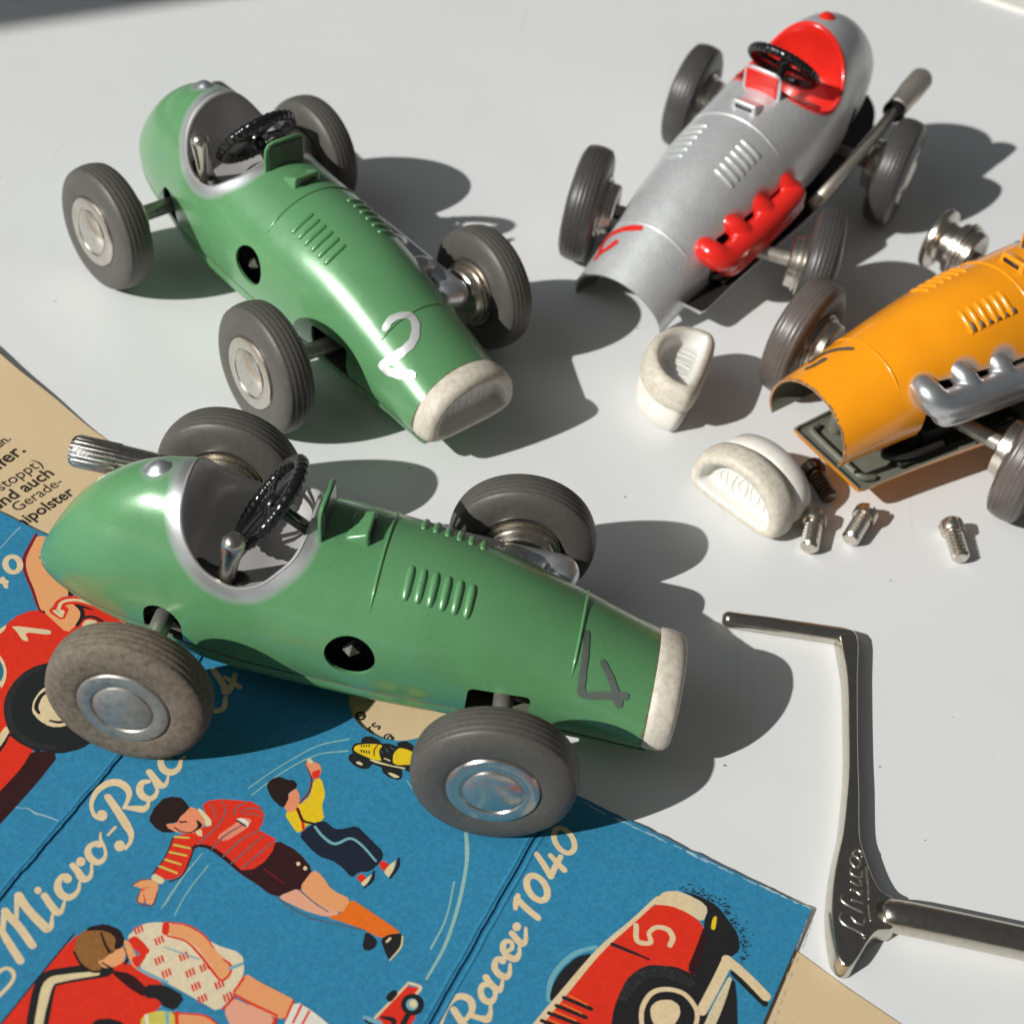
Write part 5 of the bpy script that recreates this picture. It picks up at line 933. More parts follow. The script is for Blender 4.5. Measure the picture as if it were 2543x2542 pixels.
('printed_small_red_car','black',0,'1.55 -100.92 1.55 -101.5 1.37 -102.05 1.01 -102.51 0.54 -102.81 -0 -102.93 -0.55 -102.85 -1.03 -102.58 -1.39 -102.15 -1.59 -101.62 -1.6 -101.04 -1.42 -100.48 -1.07 -100.02 -0.59 -99.71 -0.05 -99.58 0.5 -99.66 0.99 -99.94 1.35 -100.37'),
('printed_small_red_car','skyblue',0,'0.72 -101.1 0.72 -101.42 0.63 -101.72 0.45 -101.96 0.21 -102.13 -0.07 -102.19 -0.35 -102.14 -0.6 -101.99 -0.79 -101.76 -0.9 -101.46 -0.91 -101.15 -0.82 -100.84 -0.64 -100.6 -0.39 -100.43 -0.11 -100.37 0.17 -100.41 0.42 -100.57 0.61 -100.81'),
('printed_small_red_car','cream2',0,'0.6 -101 0.61 -101.21 0.55 -101.41 0.43 -101.57 0.27 -101.68 0.08 -101.72 -0.11 -101.69 -0.28 -101.59 -0.4 -101.43 -0.47 -101.24 -0.48 -101.03 -0.42 -100.83 -0.3 -100.66 -0.14 -100.55 0.05 -100.51 0.24 -100.54 0.41 -100.64 0.53 -100.8'),
('printed_small_red_car','black',0,'-3.75 -101.32 -3.69 -100.4 -2.92 -99.52 -2.2 -100.01 -3.05 -101.68'),
('printed_small_red_car','black',1,'-0.33 -102.75 0.76 -0.86 -104.9 0.86'),
('printed_small_red_car','skyblue',1,'-5.99 -104.64 0.66 -3.85 -104.93 0.66'),
('printed_small_red_car','black',1,'-5.91 -105.01 0.35 -4.66 -105.49 0.35'),
('printed_small_red_car','black',1,'-3.8 -104.03 0.36 -2.15 -104.17 0.76 -2.14 -105.44 0.51'),
('printed_yellow_car','black',0,'-17.15 -60.19 -16.87 -59.25 -15.97 -58.86 -15.98 -58.15 -15.51 -57.48 -14.53 -57.23 -13.42 -57.6 -12.78 -58.2 -11.96 -57.99 -11.1 -57.99 -10.29 -58.22 -10.45 -57.55 -9.74 -56.99 -9 -56.8 -8.14 -57.24 -6.71 -58.5 -6.78 -62.81 -8.13 -62.41 -8.9 -62.18 -8.53 -63.04 -8.5 -64.09 -9.02 -64.48 -10.3 -64.39 -11.44 -63.77 -11.93 -62.78 -13.31 -62.49 -13.56 -62.93 -13.79 -63.47 -14.42 -63.73 -15.26 -63.73 -16.29 -63.3 -17.12 -62.55 -17.25 -61.73 -16.78 -61.23'),
('printed_yellow_car','yellow',0,'-16.75 -60.47 -16.74 -59.87 -16.4 -59.48 -15.38 -59 -13.58 -58.54 -12.51 -58.52 -12.95 -59.66 -12.52 -60.85 -12.09 -61.54 -13.39 -61.63 -14.73 -61.32 -16.28 -60.86'),
('printed_yellow_car','yellow',0,'-10.63 -60.04 -10.44 -59.24 -9.92 -58.34 -8.44 -58.4 -7.33 -58.88 -7.1 -61.08 -8.41 -61.36 -9.53 -61.75 -10.39 -61.49'),
('printed_yellow_car','cream2',1,'-13.79 -61.76 0.28 -12.91 -61.91 0.41 -12.04 -62.01 0.34 -10.32 -62.11 0.24 -8.45 -62.07 0.28'),
('printed_yellow_car','cream2',0,'-10.78 -63.48 -10.07 -63.41 -8.71 -63.85 -9.48 -64.25 -10.45 -63.86'),
('printed_yellow_car','cream2',0,'-15.99 -62.69 -15.44 -62.47 -14.75 -62.86 -14.96 -63.16 -15.66 -63.04'),
('printed_yellow_car','black',1,'-15.78 -59.35 0.19 -15.71 -59.66 0.15'),
('printed_yellow_car','black',1,'-15.63 -60.29 0.24 -15.42 -60.67 0.19'),
('printed_yellow_car','black',1,'-15.39 -59.25 0.19 -15.34 -59.57 0.15'),
('printed_yellow_car','black',1,'-15.22 -60.27 0.24 -15.03 -60.66 0.19'),
('printed_yellow_car','black',1,'-14.99 -59.15 0.19 -14.96 -59.47 0.15'),
('printed_yellow_car','black',1,'-14.81 -60.26 0.24 -14.64 -60.64 0.19'),
('printed_yellow_car','black',1,'-14.6 -59.05 0.19 -14.59 -59.37 0.15'),
('printed_yellow_car','black',1,'-14.41 -60.24 0.24 -14.25 -60.63 0.19'),
('printed_yellow_car','black',1,'-13.31 -58.61 0.15 -13.64 -59.73 0.17 -13.45 -60.82 0.17'),
('printed_yellow_car','slate',1,'-12.03 -58.99 0.13 -11.48 -59.61 0.17'),
('printed_yellow_car','slate',1,'-12.6 -59.57 0.11 -12.34 -60.05 0.15'),
('printed_yellow_car','cream2',1,'-11.81 -60.99 0.21 -10.92 -61.19 0.24'),
('printed_yellow_car','slate',1,'-11.33 -58.6 0.15 -10.66 -58.97 0.13'),
('printed_motion_lines','pale',1,'-30.58 -71.5 0.17 -27.95 -67.66 0.17 -24.94 -63.97 0.17 -21.97 -60.9 0.2 -17.97 -58.7 0.26'),
('printed_motion_lines','pale',1,'-29.8 -72.57 0.17 -26.24 -67.23 0.2 -22.05 -62.9 0.2 -17.5 -60.92 0.26'),
('printed_motion_lines','pale',1,'2.75 -71.7 0.56 3.34 -74.31 0.67 3.72 -77.82 0.55 3.63 -84.25 0.54 2.83 -91.17 0.48 1.2 -96.93 0.36'),
('printed_motion_lines','pale',1,'2.4 -80.49 0.22 2.23 -86.86 0.24 0.95 -92.14 0.29'),
('printed_motion_lines','pale',1,'-7.7 -64.18 0.14 -6.67 -65.53 0.14'),
('printed_motion_lines','pale',1,'-34.09 -84.19 0.15 -35.94 -89.36 0.18 -37.19 -94.39 0.15'),
('printed_motion_lines','pale',1,'-32.76 -86.01 0.15 -34.41 -90.91 0.18 -35.13 -95 0.15'),
('printed_motion_lines','pale',1,'-35.26 -86.93 0.12 -36.85 -93.69 0.12'),
('surface_crack','crack',1,'-64.99 -82.9 0.11 -63.24 -82.64 0.12 -61.6 -82.84 0.09 -60.4 -82.63 0.14 -59.07 -83.17 0.22 -57.47 -83.3 0.19 -55.36 -83.68 0.16'),
('surface_crack#2','crack',1,'-82.32 -34.92 0.1 -81.87 -32.89 0.13 -81.48 -31.07 0.13 -80.75 -28.48 0.17'),
('worn_edge','crack',1,'32.34 -65.75 0.06 32.7 -65.96 0.08 33.05 -65.97 0.04'),
('worn_edge','crack',1,'31.01 -65.22 0.13 31.84 -65.55 0.17 32.66 -65.73 0.08'),
('worn_edge','crack',1,'41.13 -68.51 0.13 41.99 -68.73 0.17 42.84 -69.03 0.08'),
('worn_edge','crack',1,'48.57 -70.68 0.15 49.42 -71 0.19 50.26 -71.2 0.09'),
('worn_edge','crack',1,'36.96 -67.02 0.06 37.22 -67.04 0.08 37.49 -67.18 0.04'),
('worn_edge','crack',1,'24.96 -63.5 0.13 25.51 -63.65 0.17 26.07 -63.84 0.08'),
('worn_edge','crack',1,'42.88 -69.04 0.11 43.28 -69.14 0.14 43.68 -69.29 0.06'),
('worn_edge','crack',1,'25.71 -63.67 0.13 26.56 -63.9 0.18 27.42 -64.19 0.08'),
('worn_edge','crack',1,'38.59 -67.5 0.08 39.2 -67.62 0.1 39.82 -67.87 0.05'),
('worn_edge','crack',1,'47.75 -70.36 0.1 48.03 -70.38 0.14 48.31 -70.53 0.06'),
('worn_edge','crack',1,'25.37 -63.46 0.07 25.84 -63.52 0.1 26.34 -63.76 0.04'),
('worn_edge','crack',1,'25.27 -63.43 0.06 25.82 -63.59 0.08 26.37 -63.77 0.04'),
('worn_edge','crack',1,'34.11 -66.25 0.06 34.8 -66.44 0.08 35.5 -66.68 0.04'),
('worn_edge','crack',1,'19.96 -61.83 0.08 20.88 -62.1 0.1 21.79 -62.39 0.05'),
('worn_edge','crack',1,'25.13 -63.42 0.09 25.78 -63.52 0.12 26.43 -63.82 0.06'),
('worn_edge','crack',1,'45.73 -69.82 0.14 46.11 -70.03 0.18 46.49 -70.06 0.08'),
('worn_edge','crack',1,'30.12 -65.16 0.08 30.5 -65.3 0.11 30.86 -65.39 0.05'),
('worn_edge','crack',1,'31.74 -65.71 0.13 32 -65.8 0.17 32.25 -65.86 0.08'),
('worn_edge','crack',1,'19.09 -61.59 0.07 19.29 -61.54 0.09 19.51 -61.71 0.04'),
('worn_edge','crack',1,'20.98 -62.17 0.16 21.67 -62.49 0.2 22.34 -62.59 0.09'),
('worn_edge','crack',1,'36.59 -67.18 0.16 37.36 -67.31 0.2 38.13 -67.65 0.09'),
('worn_edge','crack',1,'30.33 -65 0.16 30.96 -65.15 0.21 31.6 -65.39 0.1'),
('worn_edge','crack',1,'50.12 -71.13 0.1 50.38 -71.25 0.13 50.64 -71.29 0.06'),
('worn_edge','crack',1,'52.89 -72.1 0.13 53.19 -72.26 0.17 53.49 -72.28 0.08'),
('worn_edge','crack',1,'39.43 -67.88 0.09 40.28 -68.08 0.12 41.13 -68.4 0.06'),
('worn_edge','crack',1,'47.62 -70.31 0.08 48.14 -70.52 0.11 48.66 -70.63 0.05'),
('worn_edge','crack',1,'41.32 -68.48 0.1 42.01 -68.62 0.13 42.71 -68.91 0.06'),
('worn_edge','crack',1,'45.09 -69.72 0.11 45.29 -69.82 0.14 45.49 -69.84 0.06'),
('worn_edge','crack',1,'22.57 -62.8 0.15 22.94 -63 0.19 23.3 -63.02 0.09'),
('worn_edge','crack',1,'50.88 -71.48 0.15 51.38 -71.6 0.2 51.88 -71.79 0.09'),
('worn_edge','crack',1,'32.68 -65.99 0.1 32.91 -65.97 0.13 33.15 -66.13 0.06'),
('worn_edge','crack',1,'39.97 -68.12 0.06 40.23 -68.14 0.08 40.5 -68.28 0.04'),
('worn_edge','crack',1,'20.76 -62.23 0.13 21.05 -62.21 0.17 21.37 -62.41 0.08'),
('worn_edge','crack',1,'27.53 -64.29 0.08 28.43 -64.55 0.1 29.33 -64.84 0.05'),
('worn_edge','crack',1,'47.64 -70.43 0.14 48.25 -70.55 0.18 48.87 -70.81 0.08'),
('worn_edge','crack',1,'25.61 -63.56 0.15 25.85 -63.53 0.19 26.1 -63.71 0.09'),
('worn_edge','crack',1,'54.29 -72.33 0.15 54.61 -72.42 0.2 54.93 -72.52 0.09'),
('worn_edge','crack',1,'27.25 -64.23 0.12 28.06 -64.53 0.16 28.86 -64.72 0.07'),
('worn_edge','crack',1,'50.89 -71.4 0.12 51.31 -71.44 0.16 51.74 -71.66 0.07'),
('worn_edge','crack',1,'49.62 -70.93 0.14 50.22 -71.13 0.19 50.82 -71.3 0.09'),
('worn_edge','crack',1,'36.18 -66.87 0.06 36.89 -67.08 0.08 37.61 -67.3 0.04'),
('worn_edge','crack',1,'21.62 -62.44 0.14 22.23 -62.66 0.18 22.83 -62.81 0.08'),
('worn_edge','crack',1,'41.28 -68.63 0.09 41.62 -68.7 0.12 41.96 -68.84 0.06'),
('worn_edge','crack',1,'34.97 -66.44 0.08 35.22 -66.61 0.1 35.46 -66.59 0.05'),
('worn_edge','crack',1,'45.67 -69.85 0.16 46.48 -70.19 0.21 47.29 -70.35 0.1'),
('worn_edge','crack',1,'38.74 -67.83 0.16 39.24 -68.07 0.21 39.72 -68.12 0.09'),
('worn_edge','crack',1,'36.86 -67.28 0.1 37.61 -67.6 0.13 38.35 -67.73 0.06'),
('worn_edge','crack',1,'29.87 -64.86 0.08 30.74 -65.17 0.1 31.62 -65.39 0.05'),
('worn_edge','crack',1,'29.95 -64.87 0.13 30.53 -65.1 0.16 31.09 -65.21 0.08'),
('worn_edge','crack',1,'29.22 -64.86 0.09 29.73 -65.07 0.12 30.23 -65.17 0.06'),
('worn_edge','crack',1,'29.67 -64.9 0.09 29.92 -64.88 0.11 30.19 -65.06 0.05'),
('worn_edge','crack',1,'24.64 -63.54 0.13 25.41 -63.88 0.17 26.15 -64 0.08'),
('worn_edge','crack',1,'51.06 -71.41 0.07 51.51 -71.54 0.09 51.95 -71.68 0.04'),
('worn_edge','crack',1,'38.39 -67.7 0.09 38.97 -67.83 0.12 39.55 -68.05 0.06'),
('worn_edge','crack',1,'36.15 -66.84 0.14 36.97 -67.04 0.19 37.81 -67.35 0.09'),
('worn_edge','crack',1,'48.56 -70.71 0.07 48.75 -70.77 0.09 48.93 -70.82 0.04'),
('worn_edge','crack',1,'25.12 -63.62 0.08 25.35 -63.68 0.1 25.57 -63.76 0.05'),
('worn_edge','crack',1,'54.75 -72.45 0.16 55.12 -72.5 0.21 55.49 -72.68 0.1'),
('worn_edge','crack',1,'19.46 -61.66 0.09 19.97 -61.83 0.12 20.49 -61.97 0.06'),
('worn_edge','crack',1,'22.43 -62.81 0.08 22.85 -62.92 0.11 23.27 -63.07 0.05'),
('worn_edge','crack',1,'28.65 -64.65 0.1 28.87 -64.76 0.13 29.09 -64.79 0.06'),
('worn_edge','crack',1,'52.37 -71.75 0.08 53.13 -72.04 0.1 53.88 -72.21 0.05'),
('worn_edge','crack',1,'47.94 -70.53 0.14 48.48 -70.65 0.19 49.03 -70.86 0.09'),
('worn_edge','crack',1,'25.23 -63.69 0.13 25.43 -63.84 0.16 25.62 -63.81 0.08'),
('worn_edge','crack',1,'36.26 -67.04 0.16 36.93 -67.27 0.2 37.6 -67.45 0.09'),
('worn_edge','crack',1,'34.37 -66.26 0.07 34.94 -66.48 0.1 35.5 -66.61 0.04'),
('worn_edge','crack',1,'55.18 -72.68 0.1 55.32 -72.71 0.13 55.46 -72.76 0.06'),
('worn_edge','crack',1,'48.46 -70.56 0.16 48.96 -70.68 0.21 49.47 -70.87 0.09'),
('worn_edge','crack',1,'38.25 -67.65 0.15 38.74 -67.89 0.19 39.21 -67.95 0.09'),
('worn_edge','crack',1,'41.56 -68.58 0.12 41.76 -68.64 0.15 41.97 -68.7 0.07'),
('worn_edge','crack',1,'53.62 -79.4 0.09 53.37 -80.27 0.05'),
('worn_edge','crack',1,'49.9 -92.69 0.09 49.67 -93.5 0.05'),
('worn_edge','crack',1,'51.29 -87.71 0.09 51.06 -88.54 0.05'),
('worn_edge','crack',1,'52.16 -84.47 0.09 51.92 -85.32 0.05'),
('worn_edge','crack',1,'49.57 -93.68 0.09 49.34 -94.48 0.05'),
('worn_edge','crack',1,'54.12 -77.53 0.09 53.87 -78.42 0.05'),
('worn_edge','crack',1,'54.27 -77.23 0.09 54.02 -78.11 0.05'),
('worn_edge','crack',1,'50.36 -91 0.09 50.13 -91.81 0.05'),
('worn_edge','crack',1,'53.65 -79.2 0.09 53.4 -80.08 0.05'),
('worn_edge','crack',1,'49.7 -93.34 0.09 49.47 -94.15 0.05'),
('worn_edge','crack',1,'52.97 -81.85 0.09 52.72 -82.71 0.05'),
('worn_edge','crack',1,'54.6 -76.12 0.09 54.35 -77.01 0.05'),
('worn_edge','crack',1,'49.51 -94.08 0.09 49.28 -94.88 0.05'),
('worn_edge','crack',1,'53.99 -78.3 0.09 53.74 -79.18 0.05'),
('worn_edge','crack',1,'54.9 -74.96 0.09 54.65 -75.85 0.05'),
('worn_edge','crack',1,'50.8 -89.25 0.09 50.57 -90.07 0.05'),
]
LINES = [
('anchen.', 1, (-93.06, -14.9), (-89.73, -7.61)),
('Puffer.', 1, (-90.8, -19.15), (-86.34, -9.7)),
('gestoppt)', 0, (-88.43, -23.24), (-82.38, -12.25)),
('und auch', 1, (-86.01, -25.22), (-79.77, -13.93)),
('e', 0, (-84.03, -27.3), (-83.34, -26.08)),
('Gerade-', 0, (-82.59, -24.49), (-77.57, -15.57)),
('mipolster', 1, (-81.1, -28.67), (-74.85, -17.39)),
]
SHEET_STROKES = [
'-14.55 -55.96 0.32 -15.54 -55.36 0.32',
'-15.26 -55.67 0.27 -15.28 -55.12 0.27 -15.09 -54.94 0.25',
'-14.5 -54.03 0.27 -14.88 -54.3 0.29 -14.89 -54.63 0.29 -14.36 -54.72 0.29 -13.94 -54.44 0.27 -13.72 -54.67 0.29 -13.88 -55.21 0.27',
'-17.77 -53.42 0.38 -17.64 -52.76 0.42 -17 -52.48 0.42 -16.46 -52.97 0.38 -16.66 -53.69 0.42 -17.23 -53.9 0.38 -17.77 -53.42 0.38',
'-17.62 -53.49 0.29 -16.63 -53.01 0.29',
'-12.69 -56.4 0.25 -12.48 -55.9 0.27 -11.92 -55.65 0.25 -11.56 -55.94 0.25 -11.21 -56.18 0.25 -11.32 -56.54 0.25 -11.81 -56.67 0.25 -12.4 -56.76 0.25 -12.69 -56.4 0.25',
'-12.25 -56.67 0.23 -11.85 -56.01 0.23 -11.32 -56.54 0.19',
'-20.18 -51.1 0.29 -19.27 -51.66 0.29',
'-19.94 -50.58 0.25 -19.49 -52.29 0.25',
]

# ------------------------------------------------------------------ table
xs = np.linspace(-900, 900, 25); V = [(x, y, 0) for y in np.linspace(-700, 1100, 25) for x in xs]
F = [(j*25+i, j*25+i+1, (j+1)*25+i+1, (j+1)*25+i) for j in range(24) for i in range(24)]
n = NT('white_table'); f = n.ramp(n.noise(0.012, 3), [(0.35, 0.0), (0.65, 1.0)])
c = n.mix(f, (0.765, 0.782, 0.780), (0.795, 0.803, 0.795)); c = n.mix(n.ramp(n.noise(0.42, 2), [(0.795, 0.0), (0.82, 0.25)]), c, (0.42, 0.40, 0.36))
c = n.mix(n.ramp(n.noise(0.16, 2, .4, vec=n.scaled((3.0, .12, 1))), [(0.70, 0.0), (0.72, 0.12)]), c, (0.55, 0.55, 0.53)); c = n.mix(n.ramp(n.noise(0.03, 5, .7), [(0.5, 0.0), (0.75, 0.12)]), c, (0.60, 0.605, 0.60))
n.set(Base_Color=c, Roughness=n.math('ADD', n.math('MULTIPLY', n.noise(0.05, 5, .7), 0.22), 0.29), Specular_IOR_Level=0.35); n.bump(n.noise(0.5, 4), 0.04, 0.0002)
tbl = put('table', fixn(make_mesh('table', V, F, [n.m], smooth=False))); top(tbl, 'smooth white table top', None, None, 'structure')

# unseen bar, added to cast the soft shadow on the far left table corner
e0, e1 = np.array((-142.0, 127.0, 0)), np.array((-108.0, 155.0, 0)); dd = (e1 - e0) / np.linalg.norm(e1 - e0)
S3 = -np.array(SUN_DIR); mid = (e0 + e1) / 2 + S3 * 950; nn_ = np.cross(S3, dd); nn_ = nn_ if nn_ @ np.array((-1, 1, 0)) > 0 else -nn_; nn_ /= np.linalg.norm(nn_)
V = [mid + dd * a + nn_ * b + S3 * c_ for c_ in (0, 30) for b in (0, 160) for a in (-330, 140)]
wf = put('shadow_bar', fixn(make_mesh('shadow_bar', *bevelled(V, boxmesh(0, 1, 0, 1, 0, 1)[1], 4, 2), [plain('bar_white', (0.7, 0.7, 0.68), 0.4)])))
top(wf, 'unseen white bar added to shade the far left table corner', 'shadow bar')

# cream sheet in the far right corner
n = NT('cream_paper'); n.set(Base_Color=n.mix(n.noise(0.4, 4), (0.78, 0.76, 0.70), (0.82, 0.80, 0.74)), Roughness=0.7); n.bump(n.noise(1.5, 4), .1, .0001)
edge = crom([(70, 268), (90, 256.5), (104, 250.8), (116, 247.0), (135, 243)], 6); V = []
for k, (z0) in enumerate((0.02, 1.1)): V += [(x, y, z0) for x, y in edge] + [(x + 30, y + 90, z0) for x, y in edge]
m_ = len(edge); F = []
for L in (0, 2*m_): F += [(L+i, L+i+1, L+m_+i+1, L+m_+i) for i in range(m_-1)]
F += [(i, i+1, 2*m_+i+1, 2*m_+i) for i in range(m_-1)] + [(m_+i, m_+i+1, 3*m_+i+1, 3*m_+i) for i in range(m_-1)] + [(0, m_, 3*m_, 2*m_), (m_-1, 2*m_-1, 4*m_-1, 3*m_-1)]
top(put('paper_sheet', fixn(make_mesh('paper_sheet', V, F, [n.m], smooth=False))), 'edge of a cream sheet in the far right corner of the table', 'paper')

# ------------------------------------------------------------------ printed matter
CARD_U = np.array((math.cos(math.radians(-18.4)), math.sin(math.radians(-18.4)))); CARD_V = np.array((CARD_U[1], -CARD_U[0]))      # along the far edge, towards the camera
CARD_O = np.array((55.6, -72.8)); CARD_Z = 0.9
def card(u, v): return CARD_O + CARD_U * u + CARD_V * v
def paper(name, col, var=0.10, fibre=0.5):
    n = NT(name); c = n.mix(n.ramp(n.noise(1.6, 5, .7), [(0.3, 0.0), (0.72, 1.0)]), [v * (1 - var) for v in col], [min(1, v * (1 + var)) for v in col])
    c = n.mix(n.ramp(n.noise(5.5, 3, .7), [(0.62, 0.0), (0.8, fibre * .5)]), c, [min(1, v * 1.5 + .05) for v in col]); c = n.mix(n.ramp(n.noise(.05, 3), [(0.4, 0.0), (0.7, .18)]), c, [v * .8 for v in col])
    n.set(Base_Color=c, Roughness=0.62, Specular_IOR_Level=0.3); n.bump(n.noise(3.5, 5, .7), .18, .00012); return n.m
INK = {k: paper('ink_' + k, v, .12, .4) for k, v in dict(cream=(.77, .60, .36), cream2=(.76, .63, .36), cream3=(.77, .66, .45), white=(.80, .76, .66), red=(.76, .032, .012), orange=(.85, .20, .03), black=(.016, .016, .018), maroon=(.035, .008, .010), darkred=(.24, .012, .02),
    peach=(.83, .33, .13), peach2=(.82, .24, .11), pinkskin=(.80, .36, .24), rose=(.80, .20, .12), yellow=(.82, .56, .015), yellowgreen=(.62, .56, .10), orangesock=(.83, .17, .012), navy=(.012, .018, .035), teal=(.03, .17, .26), skyblue=(.20, .42, .50), slate=(.10, .12, .16),
    greyline=(.16, .13, .13), hair=(.022, .010, .009), brown=(.22, .085, .018), halo=(.16, .42, .50), pale=(.30, .50, .45), crack=(.42, .58, .62)).items()}
def halftone(name, a, b, sc=2.6, th=.5):
    n = NT(name); v = n.n.new('ShaderNodeTexVoronoi'); v.inputs['Scale'].default_value = sc; v.inputs['Randomness'].default_value = 0.12; n.l.new(n.tc.outputs['Object'], v.inputs['Vector'])
    n.set(Base_Color=n.mix(n.ramp(v.outputs['Distance'], [(th - .08, 0.0), (th + .08, 1.0)]), a, b), Roughness=.6); return n.m
for k_, a_, b_ in (('peach', (.80, .20, .09), (.83, .42, .17)), ('peach2', (.78, .10, .05), (.83, .34, .17)), ('pinkskin', (.80, .22, .15), (.80, .46, .30)), ('rose', (.76, .06, .03), (.82, .30, .19)), ('brown', (.06, .022, .008), (.34, .15, .035))): INK[k_] = halftone('ink_' + k_ + '_dots', a_, b_, 3.1, .34)
INK['halftone'] = halftone('ink_halftone', (.03, .03, .03), (.72, .60, .38), 2.8, .44); INK['halftone_dark'] = halftone('ink_halftone_dark', (.36, .34, .26), (.018, .018, .02), 2.8, .40)
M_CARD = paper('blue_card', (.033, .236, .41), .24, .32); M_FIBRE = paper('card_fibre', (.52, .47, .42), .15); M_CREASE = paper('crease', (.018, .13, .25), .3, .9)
M_SHEET = paper('manila_paper', (.70, .53, .315), .05, .12); M_TEXT = plain('text_ink', (.035, .025, .018), .6)

# far edge, with the thumb notch, and the two fold lines
def edge_v(u): return 0.0
NC, NR = np.array((-12.0, -49.5)), 7.7
def uv(p): d = np.asarray(p) - CARD_O; return float(d @ CARD_U), float(d @ CARD_V)
nu, nv = uv(NC)
C1, C2 = uv((-50.4, -69.6))[0], uv((12.6, -72.0))[0]
C1b, C2b = uv((-59.1, -97.7))[0], uv((2.8, -103.3))[0]
U0, VB = -250.0, 150.0
def rough_line(a, b, step, amp, seed):
    r = np.random.default_rng(seed); L = np.linalg.norm(np.subtract(b, a)); k = max(2, int(L / step)); t = np.linspace(0, 1, k); nrm = np.array((-(b[1]-a[1]), b[0]-a[0])) / L
    j = r.normal(0, amp, k); j = (j + np.roll(j, 1)) / 2; j[0] = j[-1] = 0
    return [tuple(np.array(a) + (np.array(b) - a) * q + nrm * w for q, w in [(t[i], j[i])])[0] for i in range(k)]
def crease_u(c, v): 
    (a, b) = ((C1, C1b) if c == 1 else (C2, C2b)); va = 17 if c == 1 else 15
    return a + (b - a) * (v - va) / 28.0
half = math.sqrt(NR**2 - min(NR, nv)**2) if abs(nv) < NR else 0
a0 = math.atan2(-nv, half)
arc = [(nu + NR * math.cos(t), nv + NR * math.sin(t)) for t in np.linspace(math.atan2(-nv, half), math.pi - math.atan2(-nv, half), 26)]
far_right = rough_line((0, 0), (arc[0][0], 0), 0.8, 0.10, 1); far_left = rough_line((arc[-1][0], 0), (U0, 0), 1.2, 0.05, 2)
outline = [tuple(p) for p in far_right] + arc[1:-1] + [tuple(p) for p in far_left]
def cut(poly, c, side):
    """part of the far edge on one side of a fold"""
    return [p for p in poly if (p[0] - crease_u(c, p[1])) * side > 0.25]
G1 = [(crease_u(1, v), v) for v in np.linspace(0, VB, 170)]; G2 = [(crease_u(2, v), v) for v in np.linspace(0, VB, 170)]
j1 = np.convolve(RNG.normal(0, .30, 174), np.ones(5) / 5, 'valid')[:170]; j2 = np.convolve(RNG.normal(0, .16, 174), np.ones(5) / 5, 'valid')[:170]
g1 = [(u + j, v) for (u, v), j in zip(G1, j1)]; g2 = [(u + j, v) for (u, v), j in zip(G2, j2)]
GW = 0.26
right_p = cut(outline, 2, 1) + [(u + GW, v) for u, v in g2] + [(0, VB)]
mid_p = [p for p in outline if p[0] < crease_u(2, p[1]) - .25 and p[0] > crease_u(1, p[1]) + .25] + [(u + GW, v) for u, v in g1] + [(u - GW, v) for u, v in g2[::-1]]
left_p = cut(outline, 1, -1) + [(U0, VB)] + [(u - GW, v) for u, v in g1[::-1]]
V, F, MI = [], [], []
for poly in (right_p, mid_p, left_p):
    b = len(V); P2 = [card(*p) for p in poly]; m_ = len(P2)
    V += [(p[0], p[1], CARD_Z) for p in P2] + [(p[0], p[1], CARD_Z - .5) for p in P2]
    for t in tessellate_polygon([[Vector((p[0], p[1], 0)) for p in P2]]): F.append(tuple(b + i for i in t)); MI.append(0); F.append(tuple(b + m_ + i for i in t)); MI.append(1)
    for i in range(m_): F.append((b+i, b+(i+1) % m_, b+m_+(i+1) % m_, b+m_+i)); MI.append(1)
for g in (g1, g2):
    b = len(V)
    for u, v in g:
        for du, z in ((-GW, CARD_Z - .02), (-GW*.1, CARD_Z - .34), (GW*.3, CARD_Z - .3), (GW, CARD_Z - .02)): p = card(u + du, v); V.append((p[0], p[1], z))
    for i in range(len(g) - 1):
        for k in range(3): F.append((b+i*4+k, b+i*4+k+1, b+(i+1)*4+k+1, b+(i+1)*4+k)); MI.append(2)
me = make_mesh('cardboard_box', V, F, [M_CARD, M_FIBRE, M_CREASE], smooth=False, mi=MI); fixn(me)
box = put('cardboard_box', me); top(box, 'flattened blue printed cardboard box lying under the front green car', 'cardboard box')
# pressed ridges beside the folds
for (c, s, g) in ((1, -1, g1), (2, -1, g2), (2, 1, g2)):
    P = [(*card(u + s * (GW + .55), v), CARD_Z - .30) for u, v in g[::3]]; put('fold_ridge', make_mesh('fold_ridge', *tube(P, 0.42, 8, True), [M_CARD]), box)

